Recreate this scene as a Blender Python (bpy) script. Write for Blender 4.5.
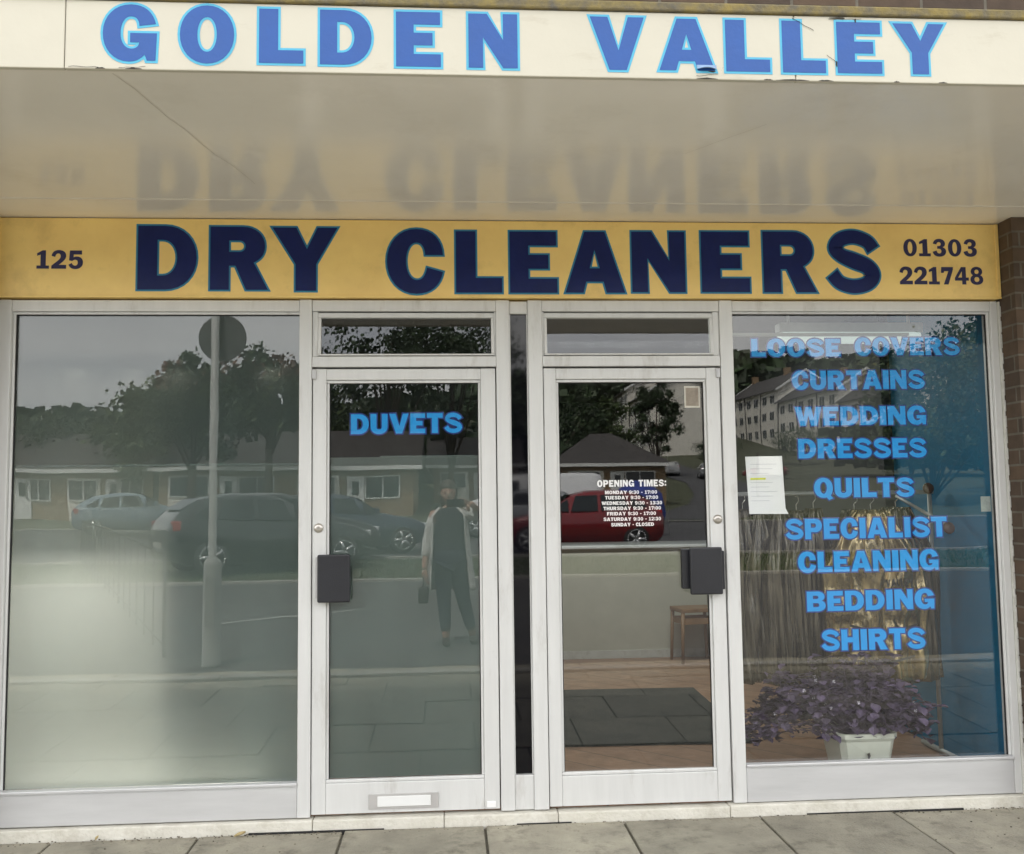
import bpy, bmesh, math, random
from mathutils import Vector, Matrix
from mathutils.geometry import tessellate_polygon
R = math.radians
random.seed(11)
scene = bpy.context.scene
for o in list(bpy.data.objects): bpy.data.objects.remove(o)
col = scene.collection

# ------------------------------------------------------------ camera, sky, sun, exposure
cam = bpy.data.cameras.new('camera'); cam_o = bpy.data.objects.new('camera', cam); col.objects.link(cam_o)
cam.sensor_fit = 'HORIZONTAL'; cam.sensor_width = 36; cam.lens = 951/1024*36
cam.clip_start = 0.05; cam.clip_end = 5000
RM = Matrix(((0.99771, -0.00735, 0.06723), (-0.06643, 0.08015, 0.99457), (-0.0127, -0.99676, 0.07948)))
right = RM.col[0]; up = -RM.col[1]; back = -RM.col[2]
cam_o.matrix_world = Matrix(((right[0], up[0], back[0], 0), (right[1], up[1], back[1], -4.5), (right[2], up[2], back[2], 1.5), (0, 0, 0, 1)))
scene.camera = cam_o
SUN_EL, SUN_AZ = 60, 325      # azimuth clockwise from +Y
w = bpy.data.worlds.new('World'); scene.world = w; w.use_nodes = True
nt = w.node_tree; nt.nodes.clear()
def N(t, typ, **k):
    n = t.nodes.new(typ)
    for a, b in k.items():
        if a == 'inp':
            for i, v in b.items(): n.inputs[i].default_value = v
        else: setattr(n, a, b)
    return n
out = N(nt, 'ShaderNodeOutputWorld'); bg = N(nt, 'ShaderNodeBackground', inp={1: 0.13})
sky = N(nt, 'ShaderNodeTexSky'); sky.sky_type = 'NISHITA'; sky.sun_disc = False
sky.sun_elevation = R(SUN_EL); sky.sun_rotation = R(SUN_AZ)
tc = N(nt, 'ShaderNodeTexCoord'); mp = N(nt, 'ShaderNodeMapping'); mp.inputs['Scale'].default_value = (1.1, 1.1, 5.5)
nz = N(nt, 'ShaderNodeTexNoise', inp={'Scale': 1.6, 'Detail': 6.0, 'Roughness': .5, 'Distortion': .3})
cr = N(nt, 'ShaderNodeValToRGB'); cr.color_ramp.elements[0].position = .35; cr.color_ramp.elements[1].position = .68
cr.color_ramp.elements[0].color = (6.0, 6.05, 6.2, 1); cr.color_ramp.elements[1].color = (10.0, 9.6, 9.1, 1)
mx = N(nt, 'ShaderNodeMix', data_type='RGBA', inp={0: .85})
nt.links.new(tc.outputs['Generated'], mp.inputs[0]); nt.links.new(mp.outputs[0], nz.inputs['Vector'])
nt.links.new(nz.outputs['Fac'], cr.inputs[0]); nt.links.new(sky.outputs[0], mx.inputs[6]); nt.links.new(cr.outputs[0], mx.inputs[7])
nt.links.new(mx.outputs[2], bg.inputs[0]); nt.links.new(bg.outputs[0], out.inputs[0])
sl = bpy.data.lights.new('sun', 'SUN'); sl.energy = 3.0; sl.angle = R(10); sl.color = (1, .95, .87)
so = bpy.data.objects.new('sun', sl); col.objects.link(so)
sd = Vector((math.sin(R(SUN_AZ))*math.cos(R(SUN_EL)), math.cos(R(SUN_AZ))*math.cos(R(SUN_EL)), math.sin(R(SUN_EL))))
so.rotation_euler = sd.to_track_quat('Z', 'Y').to_euler(); so.location = (6, -8, 12)
scene.view_settings.view_transform = 'Standard'; scene.view_settings.look = 'None'
scene.view_settings.exposure = 1.62; scene.view_settings.gamma = 1
scene.render.engine = 'CYCLES'
scene.cycles.transparent_max_bounces = 24; scene.cycles.max_bounces = 8; scene.cycles.diffuse_bounces = 4

# ------------------------------------------------------------ helpers
def tag(o, label=None, cat=None, group=None, kind=None):
    if label: o['label'] = label
    if cat: o['category'] = cat
    if group: o['group'] = group
    if kind: o['kind'] = kind
    return o
def empty(name, loc=(0, 0, 0), rz=0, parent=None):
    o = bpy.data.objects.new(name, None); col.objects.link(o); o.location = loc; o.rotation_euler = (0, 0, rz)
    o.empty_display_size = .1
    if parent: o.parent = parent
    return o
def copy_tree(o, parent=None):
    c = o.copy(); col.objects.link(c)
    if parent: c.parent = parent
    for ch in [x for x in bpy.data.objects if x.parent == o]: copy_tree(ch, c)
    return c
class MB:
    def __init__(s): s.b = bmesh.new()
    def box(s, x0, x1, y0, y1, z0, z1, bev=0, mi=0, mat=None):
        b = s.b; vs = [b.verts.new((x, y, z)) for x in (x0, x1) for y in (y0, y1) for z in (z0, z1)]
        fs = [b.faces.new([vs[i] for i in q]) for q in ((0, 1, 3, 2), (4, 6, 7, 5), (0, 4, 5, 1), (2, 3, 7, 6), (0, 2, 6, 4), (1, 5, 7, 3))]
        if bev:
            es = list({e for f in fs for e in f.edges})
            r = bmesh.ops.bevel(b, geom=es, offset=bev, segments=2, affect='EDGES', profile=.5)
            fs = r['faces']; allv = {v for f in r['faces'] for v in f.verts}
            fs = list({f for v in allv for f in v.link_faces})
        vv = list({v for f in fs for v in f.verts})
        for f in fs: f.material_index = mi
        if mat: bmesh.ops.transform(b, matrix=mat, verts=vv)
        return vv
    def tube(s, p0, p1, r0, r1=None, n=10, mi=0, caps=True, smooth=True):
        b = s.b; p0, p1 = Vector(p0), Vector(p1); r1 = r0 if r1 is None else r1
        d = (p1-p0).normalized(); a = d.orthogonal().normalized(); c = d.cross(a)
        A = [b.verts.new(p0+(a*math.cos(t)+c*math.sin(t))*r0) for t in [2*math.pi*i/n for i in range(n)]]
        B = [b.verts.new(p1+(a*math.cos(t)+c*math.sin(t))*r1) for t in [2*math.pi*i/n for i in range(n)]]
        for i in range(n):
            f = b.faces.new((A[i], A[(i+1) % n], B[(i+1) % n], B[i])); f.material_index = mi; f.smooth = smooth
        if caps:
            b.faces.new(A[::-1]).material_index = mi; b.faces.new(B).material_index = mi
    def lathe(s, prof, n=20, c=(0, 0, 0), mi=0, mat=None):
        b = s.b; rings = []
        for r, z in prof:
            rings.append([b.verts.new((c[0]+r*math.cos(2*math.pi*i/n), c[1]+r*math.sin(2*math.pi*i/n), c[2]+z)) for i in range(n)])
        for k in range(len(rings)-1):
            for i in range(n):
                f = b.faces.new((rings[k][i], rings[k][(i+1) % n], rings[k+1][(i+1) % n], rings[k+1][i])); f.smooth = True; f.material_index = mi
        b.faces.new(rings[0][::-1]).material_index = mi; b.faces.new(rings[-1]).material_index = mi
        if mat: bmesh.ops.transform(b, matrix=mat, verts=[v for r_ in rings for v in r_])
    def poly(s, pts, mi=0):
        f = s.b.faces.new([s.b.verts.new(p) for p in pts]); f.material_index = mi; return f
    def prism(s, prof, x0, x1, axis='x', mi=0):
        # prof: (a,b) points, extruded along axis
        mk = {'x': lambda t, a, b: (t, a, b), 'y': lambda t, a, b: (a, t, b)}[axis]
        A = [s.b.verts.new(mk(x0, a, b)) for a, b in prof]; B = [s.b.verts.new(mk(x1, a, b)) for a, b in prof]; n = len(prof)
        fs = [s.b.faces.new((A[i], A[(i+1) % n], B[(i+1) % n], B[i])) for i in range(n)]+[s.b.faces.new(A[::-1]), s.b.faces.new(B)]
        for f in fs: f.material_index = mi
        return fs
    def build(s, name, mats, parent=None, recalc=True, smooth=False):
        if recalc: bmesh.ops.recalc_face_normals(s.b, faces=s.b.faces[:])
        if smooth:
            for f in s.b.faces: f.smooth = True
        m = bpy.data.meshes.new(name); s.b.to_mesh(m); s.b.free()
        for x in (mats if isinstance(mats, (list, tuple)) else [mats]): m.materials.append(x)
        o = bpy.data.objects.new(name, m); col.objects.link(o)
        if parent: o.parent = parent
        return o
def bake(o):
    dg = bpy.context.evaluated_depsgraph_get(); dg.update()
    m = bpy.data.meshes.new_from_object(o.evaluated_get(dg)); o.modifiers.clear(); o.data = m
    for p in m.polygons: p.use_smooth = True
    return o

# ------------------------------------------------------------ materials
def mat(name, colr, rough=.6, metal=0, var=.12, scale=6, bump=0, bscale=40, col2=None, detail=6, coat=0, spec=.5, stretch=(1, 1, 1), isl=0, sheen=0):
    m = bpy.data.materials.new(name); m.use_nodes = True; t = m.node_tree; p = t.nodes['Principled BSDF']
    p.inputs['Roughness'].default_value = rough; p.inputs['Metallic'].default_value = metal
    p.inputs['Specular IOR Level'].default_value = spec
    if coat: p.inputs['Coat Weight'].default_value = coat; p.inputs['Coat Roughness'].default_value = .05
    g = N(t, 'ShaderNodeTexCoord'); mpn = N(t, 'ShaderNodeMapping'); mpn.inputs['Scale'].default_value = stretch
    t.links.new(g.outputs['Object'], mpn.inputs[0])
    nz = N(t, 'ShaderNodeTexNoise', inp={'Scale': scale, 'Detail': detail, 'Roughness': .6}); t.links.new(mpn.outputs[0], nz.inputs['Vector'])
    c = N(t, 'ShaderNodeValToRGB'); c.color_ramp.elements[0].position = .3; c.color_ramp.elements[1].position = .7
    a = tuple(max(0, v*(1-var)) for v in colr); b = tuple(min(1, v*(1+var)) for v in colr) if col2 is None else col2
    if col2 is not None: a = colr
    c.color_ramp.elements[0].color = (*a, 1); c.color_ramp.elements[1].color = (*b, 1)
    t.links.new(nz.outputs['Fac'], c.inputs[0]); last = c.outputs[0]
    if isl:
        gi = N(t, 'ShaderNodeNewGeometry'); mr = N(t, 'ShaderNodeMapRange', inp={3: 1-isl, 4: 1+isl}); t.links.new(gi.outputs['Random Per Island'], mr.inputs[0])
        mm = N(t, 'ShaderNodeVectorMath', operation='SCALE'); t.links.new(last, mm.inputs[0]); t.links.new(mr.outputs[0], mm.inputs['Scale']); last = mm.outputs[0]
    t.links.new(last, p.inputs['Base Color'])
    mr2 = N(t, 'ShaderNodeMapRange', inp={3: max(.02, rough*.85), 4: min(1, rough*1.15)}); t.links.new(nz.outputs['Fac'], mr2.inputs[0]); t.links.new(mr2.outputs[0], p.inputs['Roughness'])
    if bump:
        n2 = N(t, 'ShaderNodeTexNoise', inp={'Scale': bscale, 'Detail': 4.0}); t.links.new(mpn.outputs[0], n2.inputs['Vector'])
        bp = N(t, 'ShaderNodeBump', inp={'Strength': bump, 'Distance': .01}); t.links.new(n2.outputs['Fac'], bp.inputs['Height']); t.links.new(bp.outputs[0], p.inputs['Normal'])
    return m
def grime(m, colr, scale, lo, hi, amt, stretch=(1, 1, 1)):
    # patches of real dirt mixed over a material's own colour
    t = m.node_tree; p = t.nodes['Principled BSDF']; src = p.inputs['Base Color'].links[0].from_socket
    g = N(t, 'ShaderNodeTexCoord'); mpn = N(t, 'ShaderNodeMapping'); mpn.inputs['Scale'].default_value = stretch; t.links.new(g.outputs['Object'], mpn.inputs[0])
    nz = N(t, 'ShaderNodeTexNoise', inp={'Scale': scale, 'Detail': 9.0, 'Roughness': .7}); t.links.new(mpn.outputs[0], nz.inputs['Vector'])
    mr = N(t, 'ShaderNodeMapRange', inp={1: lo, 2: hi, 3: 0.0, 4: amt}); t.links.new(nz.outputs['Fac'], mr.inputs[0])
    mx = N(t, 'ShaderNodeMix', data_type='RGBA'); mx.inputs[7].default_value = (*colr, 1); t.links.new(mr.outputs[0], mx.inputs[0]); t.links.new(src, mx.inputs[6]); t.links.new(mx.outputs[2], p.inputs['Base Color'])
def brick_mat(name, c1, c2, mortar, scale=1, bw=.225, rh=.075, rough=.85):
    m = bpy.data.materials.new(name); m.use_nodes = True; t = m.node_tree; p = t.nodes['Principled BSDF']
    g = N(t, 'ShaderNodeTexCoord'); s = N(t, 'ShaderNodeSeparateXYZ'); a = N(t, 'ShaderNodeMath', operation='ADD'); cb = N(t, 'ShaderNodeCombineXYZ')
    t.links.new(g.outputs['Object'], s.inputs[0]); t.links.new(s.outputs[0], a.inputs[0]); t.links.new(s.outputs[1], a.inputs[1])
    t.links.new(a.outputs[0], cb.inputs[0]); t.links.new(s.outputs[2], cb.inputs[1])
    b = N(t, 'ShaderNodeTexBrick', inp={'Color1': (*c1, 1), 'Color2': (*c2, 1), 'Mortar': (*mortar, 1), 'Scale': scale, 'Mortar Size': .006, 'Mortar Smooth': .3, 'Bias': -.1, 'Brick Width': bw, 'Row Height': rh})
    t.links.new(cb.outputs[0], b.inputs['Vector'])
    nz = N(t, 'ShaderNodeTexNoise', inp={'Scale': 14.0, 'Detail': 8.0}); t.links.new(g.outputs['Object'], nz.inputs['Vector'])
    mr = N(t, 'ShaderNodeMapRange', inp={3: .55, 4: 1.45}); t.links.new(nz.outputs['Fac'], mr.inputs[0])
    mm = N(t, 'ShaderNodeVectorMath', operation='SCALE'); t.links.new(b.outputs['Color'], mm.inputs[0]); t.links.new(mr.outputs[0], mm.inputs['Scale'])
    t.links.new(mm.outputs[0], p.inputs['Base Color']); p.inputs['Roughness'].default_value = rough
    sb = N(t, 'ShaderNodeMath', operation='SUBTRACT'); t.links.new(nz.outputs['Fac'], sb.inputs[0]); t.links.new(b.outputs['Fac'], sb.inputs[1])
    bp = N(t, 'ShaderNodeBump', inp={'Strength': .7, 'Distance': .006}); t.links.new(sb.outputs[0], bp.inputs['Height']); t.links.new(bp.outputs[0], p.inputs['Normal'])
    return m
def glass_mat(name, tint=(.965, .975, .975), f0=.045, wob=.0, rough=0.0):
    m = bpy.data.materials.new(name); m.use_nodes = True; t = m.node_tree; t.nodes.clear()
    o = N(t, 'ShaderNodeOutputMaterial'); g = N(t, 'ShaderNodeNewGeometry')
    d = N(t, 'ShaderNodeVectorMath', operation='DOT_PRODUCT'); t.links.new(g.outputs['Normal'], d.inputs[0]); t.links.new(g.outputs['Incoming'], d.inputs[1])
    ab = N(t, 'ShaderNodeMath', operation='ABSOLUTE'); t.links.new(d.outputs['Value'], ab.inputs[0])
    s1 = N(t, 'ShaderNodeMath', operation='SUBTRACT', inp={0: 1.0}); t.links.new(ab.outputs[0], s1.inputs[1])
    pw = N(t, 'ShaderNodeMath', operation='POWER', inp={1: 5.0}); t.links.new(s1.outputs[0], pw.inputs[0])
    ma = N(t, 'ShaderNodeMath', operation='MULTIPLY_ADD', inp={1: 1-f0, 2: f0}); t.links.new(pw.outputs[0], ma.inputs[0])
    tr = N(t, 'ShaderNodeBsdfTransparent', inp={0: (*tint, 1)}); gl = N(t, 'ShaderNodeBsdfGlossy', inp={'Color': (1, 1, 1, 1), 'Roughness': rough})
    if wob:
        tcn = N(t, 'ShaderNodeTexCoord'); nz = N(t, 'ShaderNodeTexNoise', inp={'Scale': 2.2, 'Detail': 1.0}); t.links.new(tcn.outputs['Object'], nz.inputs['Vector'])
        bp = N(t, 'ShaderNodeBump', inp={'Strength': 1.0, 'Distance': wob}); t.links.new(nz.outputs['Fac'], bp.inputs['Height']); t.links.new(bp.outputs[0], gl.inputs['Normal'])
    mxs = N(t, 'ShaderNodeMixShader'); t.links.new(ma.outputs[0], mxs.inputs[0]); t.links.new(tr.outputs[0], mxs.inputs[1]); t.links.new(gl.outputs[0], mxs.inputs[2])
    t.links.new(mxs.outputs[0], o.inputs[0]); return m
def film_mat(name, refl, trans, clear, edge=.0):
    m = bpy.data.materials.new(name); m.use_nodes = True; t = m.node_tree; t.nodes.clear()
    o = N(t, 'ShaderNodeOutputMaterial')
    df = N(t, 'ShaderNodeBsdfDiffuse', inp={0: (*refl, 1)}); tl = N(t, 'ShaderNodeBsdfTranslucent', inp={0: (*trans, 1)}); ad = N(t, 'ShaderNodeAddShader')
    g = N(t, 'ShaderNodeTexCoord'); mpn = N(t, 'ShaderNodeMapping'); mpn.inputs['Scale'].default_value = (1, 1, .45); t.links.new(g.outputs['Object'], mpn.inputs[0])
    nz = N(t, 'ShaderNodeTexNoise', inp={'Scale': 3.0, 'Detail': 7.0, 'Roughness': .6}); t.links.new(mpn.outputs[0], nz.inputs['Vector'])
    mr = N(t, 'ShaderNodeMapRange', inp={1: .3, 2: .7, 3: .82, 4: 1.18}); t.links.new(nz.outputs['Fac'], mr.inputs[0])
    sc = N(t, 'ShaderNodeVectorMath', operation='SCALE'); sc.inputs[0].default_value = refl; t.links.new(mr.outputs[0], sc.inputs['Scale']); t.links.new(sc.outputs[0], df.inputs[0])
    t.links.new(df.outputs[0], ad.inputs[0]); t.links.new(tl.outputs[0], ad.inputs[1])
    tr = N(t, 'ShaderNodeBsdfTransparent', inp={0: (clear, clear, clear, 1)}); a2 = N(t, 'ShaderNodeAddShader')
    t.links.new(ad.outputs[0], a2.inputs[0]); t.links.new(tr.outputs[0], a2.inputs[1]); t.links.new(a2.outputs[0], o.inputs[0]); return m
def emis_mat(name, c, s):
    m = bpy.data.materials.new(name); m.use_nodes = True; p = m.node_tree.nodes['Principled BSDF']
    p.inputs['Base Color'].default_value = (*c, 1); p.inputs['Emission Color'].default_value = (*c, 1); p.inputs['Emission Strength'].default_value = s; return m

M = {}
M['cream'] = mat('cream_fascia_paint', (.57, .54, .44), .45, var=.04, scale=3, bump=.15, bscale=14)
M['soffit'] = mat('soffit_paint', (.88, .835, .735), .175, var=.03, scale=2.2, bump=.012, bscale=5, spec=.7)
M['yellow'] = mat('yellow_sign_paint', (.97, .68, .235), .35, var=.07, scale=5, bump=.05, bscale=30)
M['navy'] = mat('navy_vinyl', (.006, .014, .10), .3, spec=.25, var=.15, scale=9, bump=.12, bscale=55)
M['navy_rim'] = mat('teal_rim_vinyl', (.015, .20, .36), .4, var=.1)
M['royal'] = mat('faded_blue_vinyl', (.012, .082, .33), .45, var=.06, scale=12, bump=.10, bscale=60)
M['royal_rim'] = mat('pale_blue_rim_vinyl', (.07, .42, .62), .4, var=.06)
M['digit'] = mat('dark_blue_digit_vinyl', (.02, .018, .085), .4, var=.2)
M['sky_vinyl'] = mat('sky_blue_vinyl', (.0, .34, .82), .4, var=.05)
M['deep_rim'] = mat('deep_blue_rim_vinyl', (.008, .035, .22), .4, var=.1)
M['white_vinyl'] = mat('white_vinyl', (.85, .85, .85), .5, var=.03)
M['alu'] = mat('satin_aluminium', (.675, .68, .67), .42, .12, var=.05, scale=7, bump=.05, bscale=60, stretch=(3, 3, .3))
M['alu2'] = mat('satin_aluminium_rail', (.62, .625, .63), .38, .3, var=.07, scale=5, bump=.06, bscale=60, stretch=(.4, 3, 3))
M['alu_dull'] = mat('brushed_plate', (.5, .5, .5), .45, .6, var=.08)
M['steel'] = mat('lock_steel', (.55, .52, .48), .3, .9, var=.1)
M['seal'] = mat('black_rubber_seal', (.012, .012, .013), .7, var=.2)
M['black_panel'] = mat('black_glass_panel', (.004, .004, .006), .03, var=.1, scale=20, spec=.35)
M['black_plastic'] = mat('black_handle_plastic', (.018, .019, .024), .38, var=.1, bump=.06, bscale=150)
M['casing'] = mat('old_casing_paint', (.60, .60, .56), .6, var=.08, scale=9, bump=.15, bscale=25)
M['stone'] = mat('cream_threshold_stone', (.60, .58, .50), .8, scale=8, bump=.5, bscale=60, col2=(.72, .70, .63))
M['slab'] = mat('paving_slab', (.24, .225, .18), .9, scale=5, bump=.8, bscale=90, col2=(.38, .355, .28), isl=.13)
M['joint'] = mat('sandy_joint', (.15, .14, .11), .95, scale=30, bump=.5)
M['brick'] = brick_mat('dark_brown_brick', (.10, .066, .042), (.06, .043, .032), (.13, .115, .09))
M['brick_red'] = brick_mat('tan_brick', (.30, .20, .10), (.24, .15, .08), (.35, .3, .25))
M['lead'] = mat('lichen_flashing', (.10, .095, .085), .85, scale=16, bump=.6, bscale=50, col2=(.26, .20, .06))
M['dirt'] = mat('dark_grime', (.04, .035, .03), .9, scale=20, bump=.5)
M['crackline'] = mat('crack_line', (.52, .48, .40), .9, scale=20)
M['asphalt'] = mat('asphalt', (.055, .056, .06), .85, scale=3, bump=.4, bscale=120, col2=(.085, .085, .09))
M['kerb'] = mat('kerb_concrete', (.33, .32, .29), .85, scale=6, bump=.3)
M['paint'] = mat('road_paint', (.38, .38, .36), .7, var=.1)
M['earth'] = mat('ground_grass', (.05, .06, .03), .95, scale=.8, bump=.6, bscale=30, col2=(.085, .09, .05))
M['grass'] = mat('grass_blades', (.05, .10, .025), .8, var=.3)
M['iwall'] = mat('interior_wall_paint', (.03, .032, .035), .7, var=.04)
M['iblue'] = mat('interior_blue_wall', (.0, .15, .29), .6, var=.08, scale=3)
M['ifloor'] = brick_mat('brown_floor_tile', (.36, .21, .135), (.31, .18, .12), (.13, .10, .08), bw=.3, rh=.3, rough=.4)
M['icounter'] = mat('pale_counter_front', (.52, .51, .43), .5, var=.05)
M['white_board'] = mat('white_display_board', (.80, .80, .70), .8, var=.04, scale=2)
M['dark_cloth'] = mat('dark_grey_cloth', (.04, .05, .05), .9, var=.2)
M['mat'] = mat('door_mat_rubber', (.025, .028, .028), .85, var=.3, scale=40, bump=.4, bscale=200)
M['wood'] = mat('stool_wood', (.22, .12, .055), .5, scale=6, col2=(.33, .19, .09), stretch=(1, 1, .2))
M['paper'] = mat('white_paper', (.90, .90, .90), .7, var=.015)
M['ink'] = mat('grey_print', (.55, .56, .6), .8, var=.1)
M['highlighter'] = mat('yellow_highlight', (.75, .80, .08), .7)
M['notice'] = mat('faded_notice', (.42, .33, .25), .7, var=.12, scale=60)
M['pot'] = mat('white_pot_glaze', (.60, .61, .52), .35, var=.06)
M['soil'] = mat('potting_soil', (.03, .02, .012), .95, scale=40, bump=.5)
M['purple'] = mat('purple_leaf', (.115, .085, .145), .5, var=.3, isl=.45)
M['petal'] = mat('pale_flower', (.75, .70, .80), .6, var=.1)
M['bag_gold'] = mat('gold_plastic_bag', (.05, .035, .015), .2, .7, scale=4, col2=(.60, .46, .22), bump=.7, bscale=9, stretch=(3, 3, 1), coat=.6)
M['bag_dark'] = mat('dark_clear_garment_bag', (.04, .032, .020), .14, .55, scale=4, col2=(.34, .29, .20), bump=1.0, bscale=10, stretch=(6, 6, .5), coat=.8, isl=.5)
M['bag_ink'] = mat('black_bag_print', (.01, .01, .01), .5)
M['knob'] = mat('brown_knob', (.10, .055, .035), .4)
M['lamp'] = emis_mat('fluorescent_diffuser', (.80, .95, .88), .12)
M['lamp_spot'] = emis_mat('lit_spot_lamp', (1, .97, .9), 6)
M['lamp_body'] = mat('lamp_housing', (.55, .58, .55), .5)
M['glass'] = glass_mat('window_glass', wob=.0006)
M['glass_door'] = glass_mat('door_glass', wob=.0003)
M['film'] = film_mat('frosted_film', (.052, .066, .064), (.36, .36, .33), .05)
M['film_low'] = film_mat('denser_frosted_film', (.076, .097, .091), (.38, .38, .35), .05)
M['film_edge'] = film_mat('film_edge', (.09, .115, .105), (.2, .2, .2), .3)
M['zinc'] = mat('galvanised_post', (.40, .41, .40), .5, .5, var=.1)
M['post_grey'] = mat('pale_grey_post_paint', (.42, .43, .41), .5, var=.06)
M['signback'] = mat('sign_back_grey', (.11, .115, .11), .6, var=.1)
M['black_metal'] = mat('black_railing_paint', (.02, .02, .022), .5)
M['bark'] = mat('bark', (.07, .05, .035), .95, bump=.8, bscale=30, stretch=(1, 1, .2))
M['leaf_dark'] = mat('leaf_dark', (.030, .055, .018), .6, var=.3, isl=.5)
M['leaf_mid'] = mat('leaf_mid', (.055, .085, .022), .6, var=.3, isl=.5)
M['leaf_rust'] = mat('leaf_rust', (.12, .050, .025), .6, var=.3, isl=.5)
M['leaf_yel'] = mat('leaf_yellow_green', (.12, .12, .03), .6, var=.3, isl=.5)
M['roof'] = mat('dark_roof_tile', (.055, .05, .048), .8, var=.25, scale=2, bump=.5, bscale=8)
M['render_white'] = mat('pale_render', (.80, .77, .70), .85, var=.06)
M['pvc'] = mat('white_window_frame', (.78, .79, .78), .4, var=.03)
M['winglass'] = mat('dark_window_pane', (.02, .025, .03), .06, var=.2)
M['car_red'] = mat('red_car_paint', (.22, .007, .014), .22, .2, var=.04, coat=1)
M['car_dark'] = mat('charcoal_car_paint', (.015, .018, .022), .2, .3, var=.1, coat=1)
M['car_blue'] = mat('navy_car_paint', (.015, .03, .07), .2, .3, var=.1, coat=1)
M['car_white'] = mat('white_car_paint', (.72, .73, .74), .25, 0, var=.03, coat=1)
M['car_silver'] = mat('silver_car_paint', (.40, .42, .44), .25, .6, var=.05, coat=1)
M['tyre'] = mat('tyre_rubber', (.018, .018, .018), .85)
M['rim'] = mat('alloy_rim', (.6, .61, .62), .3, .8)
M['tail'] = mat('red_lamp_lens', (.45, .01, .01), .2)
M['head'] = mat('clear_lamp_lens', (.7, .72, .75), .12)
M['tarp'] = mat('blue_cover', (.02, .045, .30), .6, var=.2)
M['skin'] = mat('skin', (.50, .30, .22), .55, var=.06)
M['hair'] = mat('brown_hair', (.05, .03, .018), .55, var=.3, scale=30, stretch=(1, 1, .1))
M['cardigan'] = mat('pale_cardigan_knit', (.62, .62, .60), .9, var=.06, bump=.3, bscale=120)
M['top'] = mat('dark_top_fabric', (.022, .024, .035), .9, var=.15)
M['jeans'] = mat('dark_blue_denim', (.025, .035, .065), .9, var=.2, scale=20)
M['leather'] = mat('dark_leather', (.03, .02, .015), .4, var=.2)
M['phone'] = mat('black_phone', (.008, .008, .009), .15)

grime(M['soffit'], (.55, .49, .38), 1.6, .52, .8, .35); grime(M['yellow'], (.45, .30, .10), 3.5, .55, .8, .5)
grime(M['alu'], (.30, .27, .22), 5, .56, .78, .5, (2, 2, .5)); grime(M['stone'], (.30, .26, .19), 7, .52, .75, .5); grime(M['cream'], (.35, .30, .2), 4, .58, .8, .5, (1, 1, 3))
grime(M['slab'], (.07, .065, .05), 9, .52, .7, .55); grime(M['casing'], (.25, .22, .17), 8, .5, .75, .6)
# ------------------------------------------------------------ lettering
def arc(p, q, first, k=.58):
    # quarter curve from p to q leaving p horizontally ('h') or vertically ('v')
    if first == 'h': c1 = (p[0]+(q[0]-p[0])*k, p[1]); c2 = (q[0], q[1]-(q[1]-p[1])*k)
    else: c1 = (p[0], p[1]+(q[1]-p[1])*k); c2 = (q[0]-(q[0]-p[0])*k, q[1])
    return cub(p, c1, c2, q)
def cub(p, c1, c2, q, n=8):
    r = []
    for i in range(1, n+1):
        t = i/n; u = 1-t
        r.append((u**3*p[0]+3*u*u*t*c1[0]+3*u*t*t*c2[0]+t**3*q[0], u**3*p[1]+3*u*u*t*c1[1]+3*u*t*t*c2[1]+t**3*q[1]))
    return r
def path(*it):
    pts = []
    for a in it:
        if isinstance(a[0], str):
            if a[0] == 'c': pts += cub(pts[-1], a[1], a[2], a[3])
            else: pts += arc(pts[-1], a[1], a[0])
        else: pts.append(a)
    if abs(pts[0][0]-pts[-1][0])+abs(pts[0][1]-pts[-1][1]) < 1e-5: pts.pop()
    return pts
def ell(cx, cy, rx, ry):
    return path((cx, cy+ry), ('h', (cx-rx, cy)), ('v', (cx, cy-ry)), ('h', (cx+rx, cy)), ('v', (cx, cy+ry)))
def stroke(pts, n=7):
    # Catmull-Rom spine with (x, y, width) -> one closed outline
    P = [pts[0]]+list(pts)+[pts[-1]]; S = []
    for i in range(1, len(P)-2):
        for j in range(n):
            t = j/n; S.append(tuple(.5*(2*P[i][k]+(P[i+1][k]-P[i-1][k])*t+(2*P[i-1][k]-5*P[i][k]+4*P[i+1][k]-P[i+2][k])*t*t+(3*P[i][k]-P[i-1][k]-3*P[i+1][k]+P[i+2][k])*t**3) for k in range(3)))
    S.append(pts[-1]); L, Q = [], []
    for i, s in enumerate(S):
        a = S[max(i-1, 0)]; b = S[min(i+1, len(S)-1)]; d = math.hypot(b[0]-a[0], b[1]-a[1]); nx, ny = -(b[1]-a[1])/d, (b[0]-a[0])/d
        L.append((s[0]+nx*s[2]/2, s[1]+ny*s[2]/2)); Q.append((s[0]-nx*s[2]/2, s[1]-ny*s[2]/2))
    return L+Q[::-1]
O_ = (.92, [ell(.46, .5, .46, .52), ell(.46, .5, .165, .31)])
S_SPINE = [(.80, .70, .22), (.70, .83, .21), (.47, .905, .215), (.25, .86, .22), (.15, .725, .22), (.245, .605, .215), (.46, .515, .25), (.69, .42, .24), (.775, .28, .25), (.68, .145, .22), (.45, .095, .215), (.22, .155, .21), (.09, .30, .22)]
S_ = [stroke(S_SPINE)]
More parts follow.
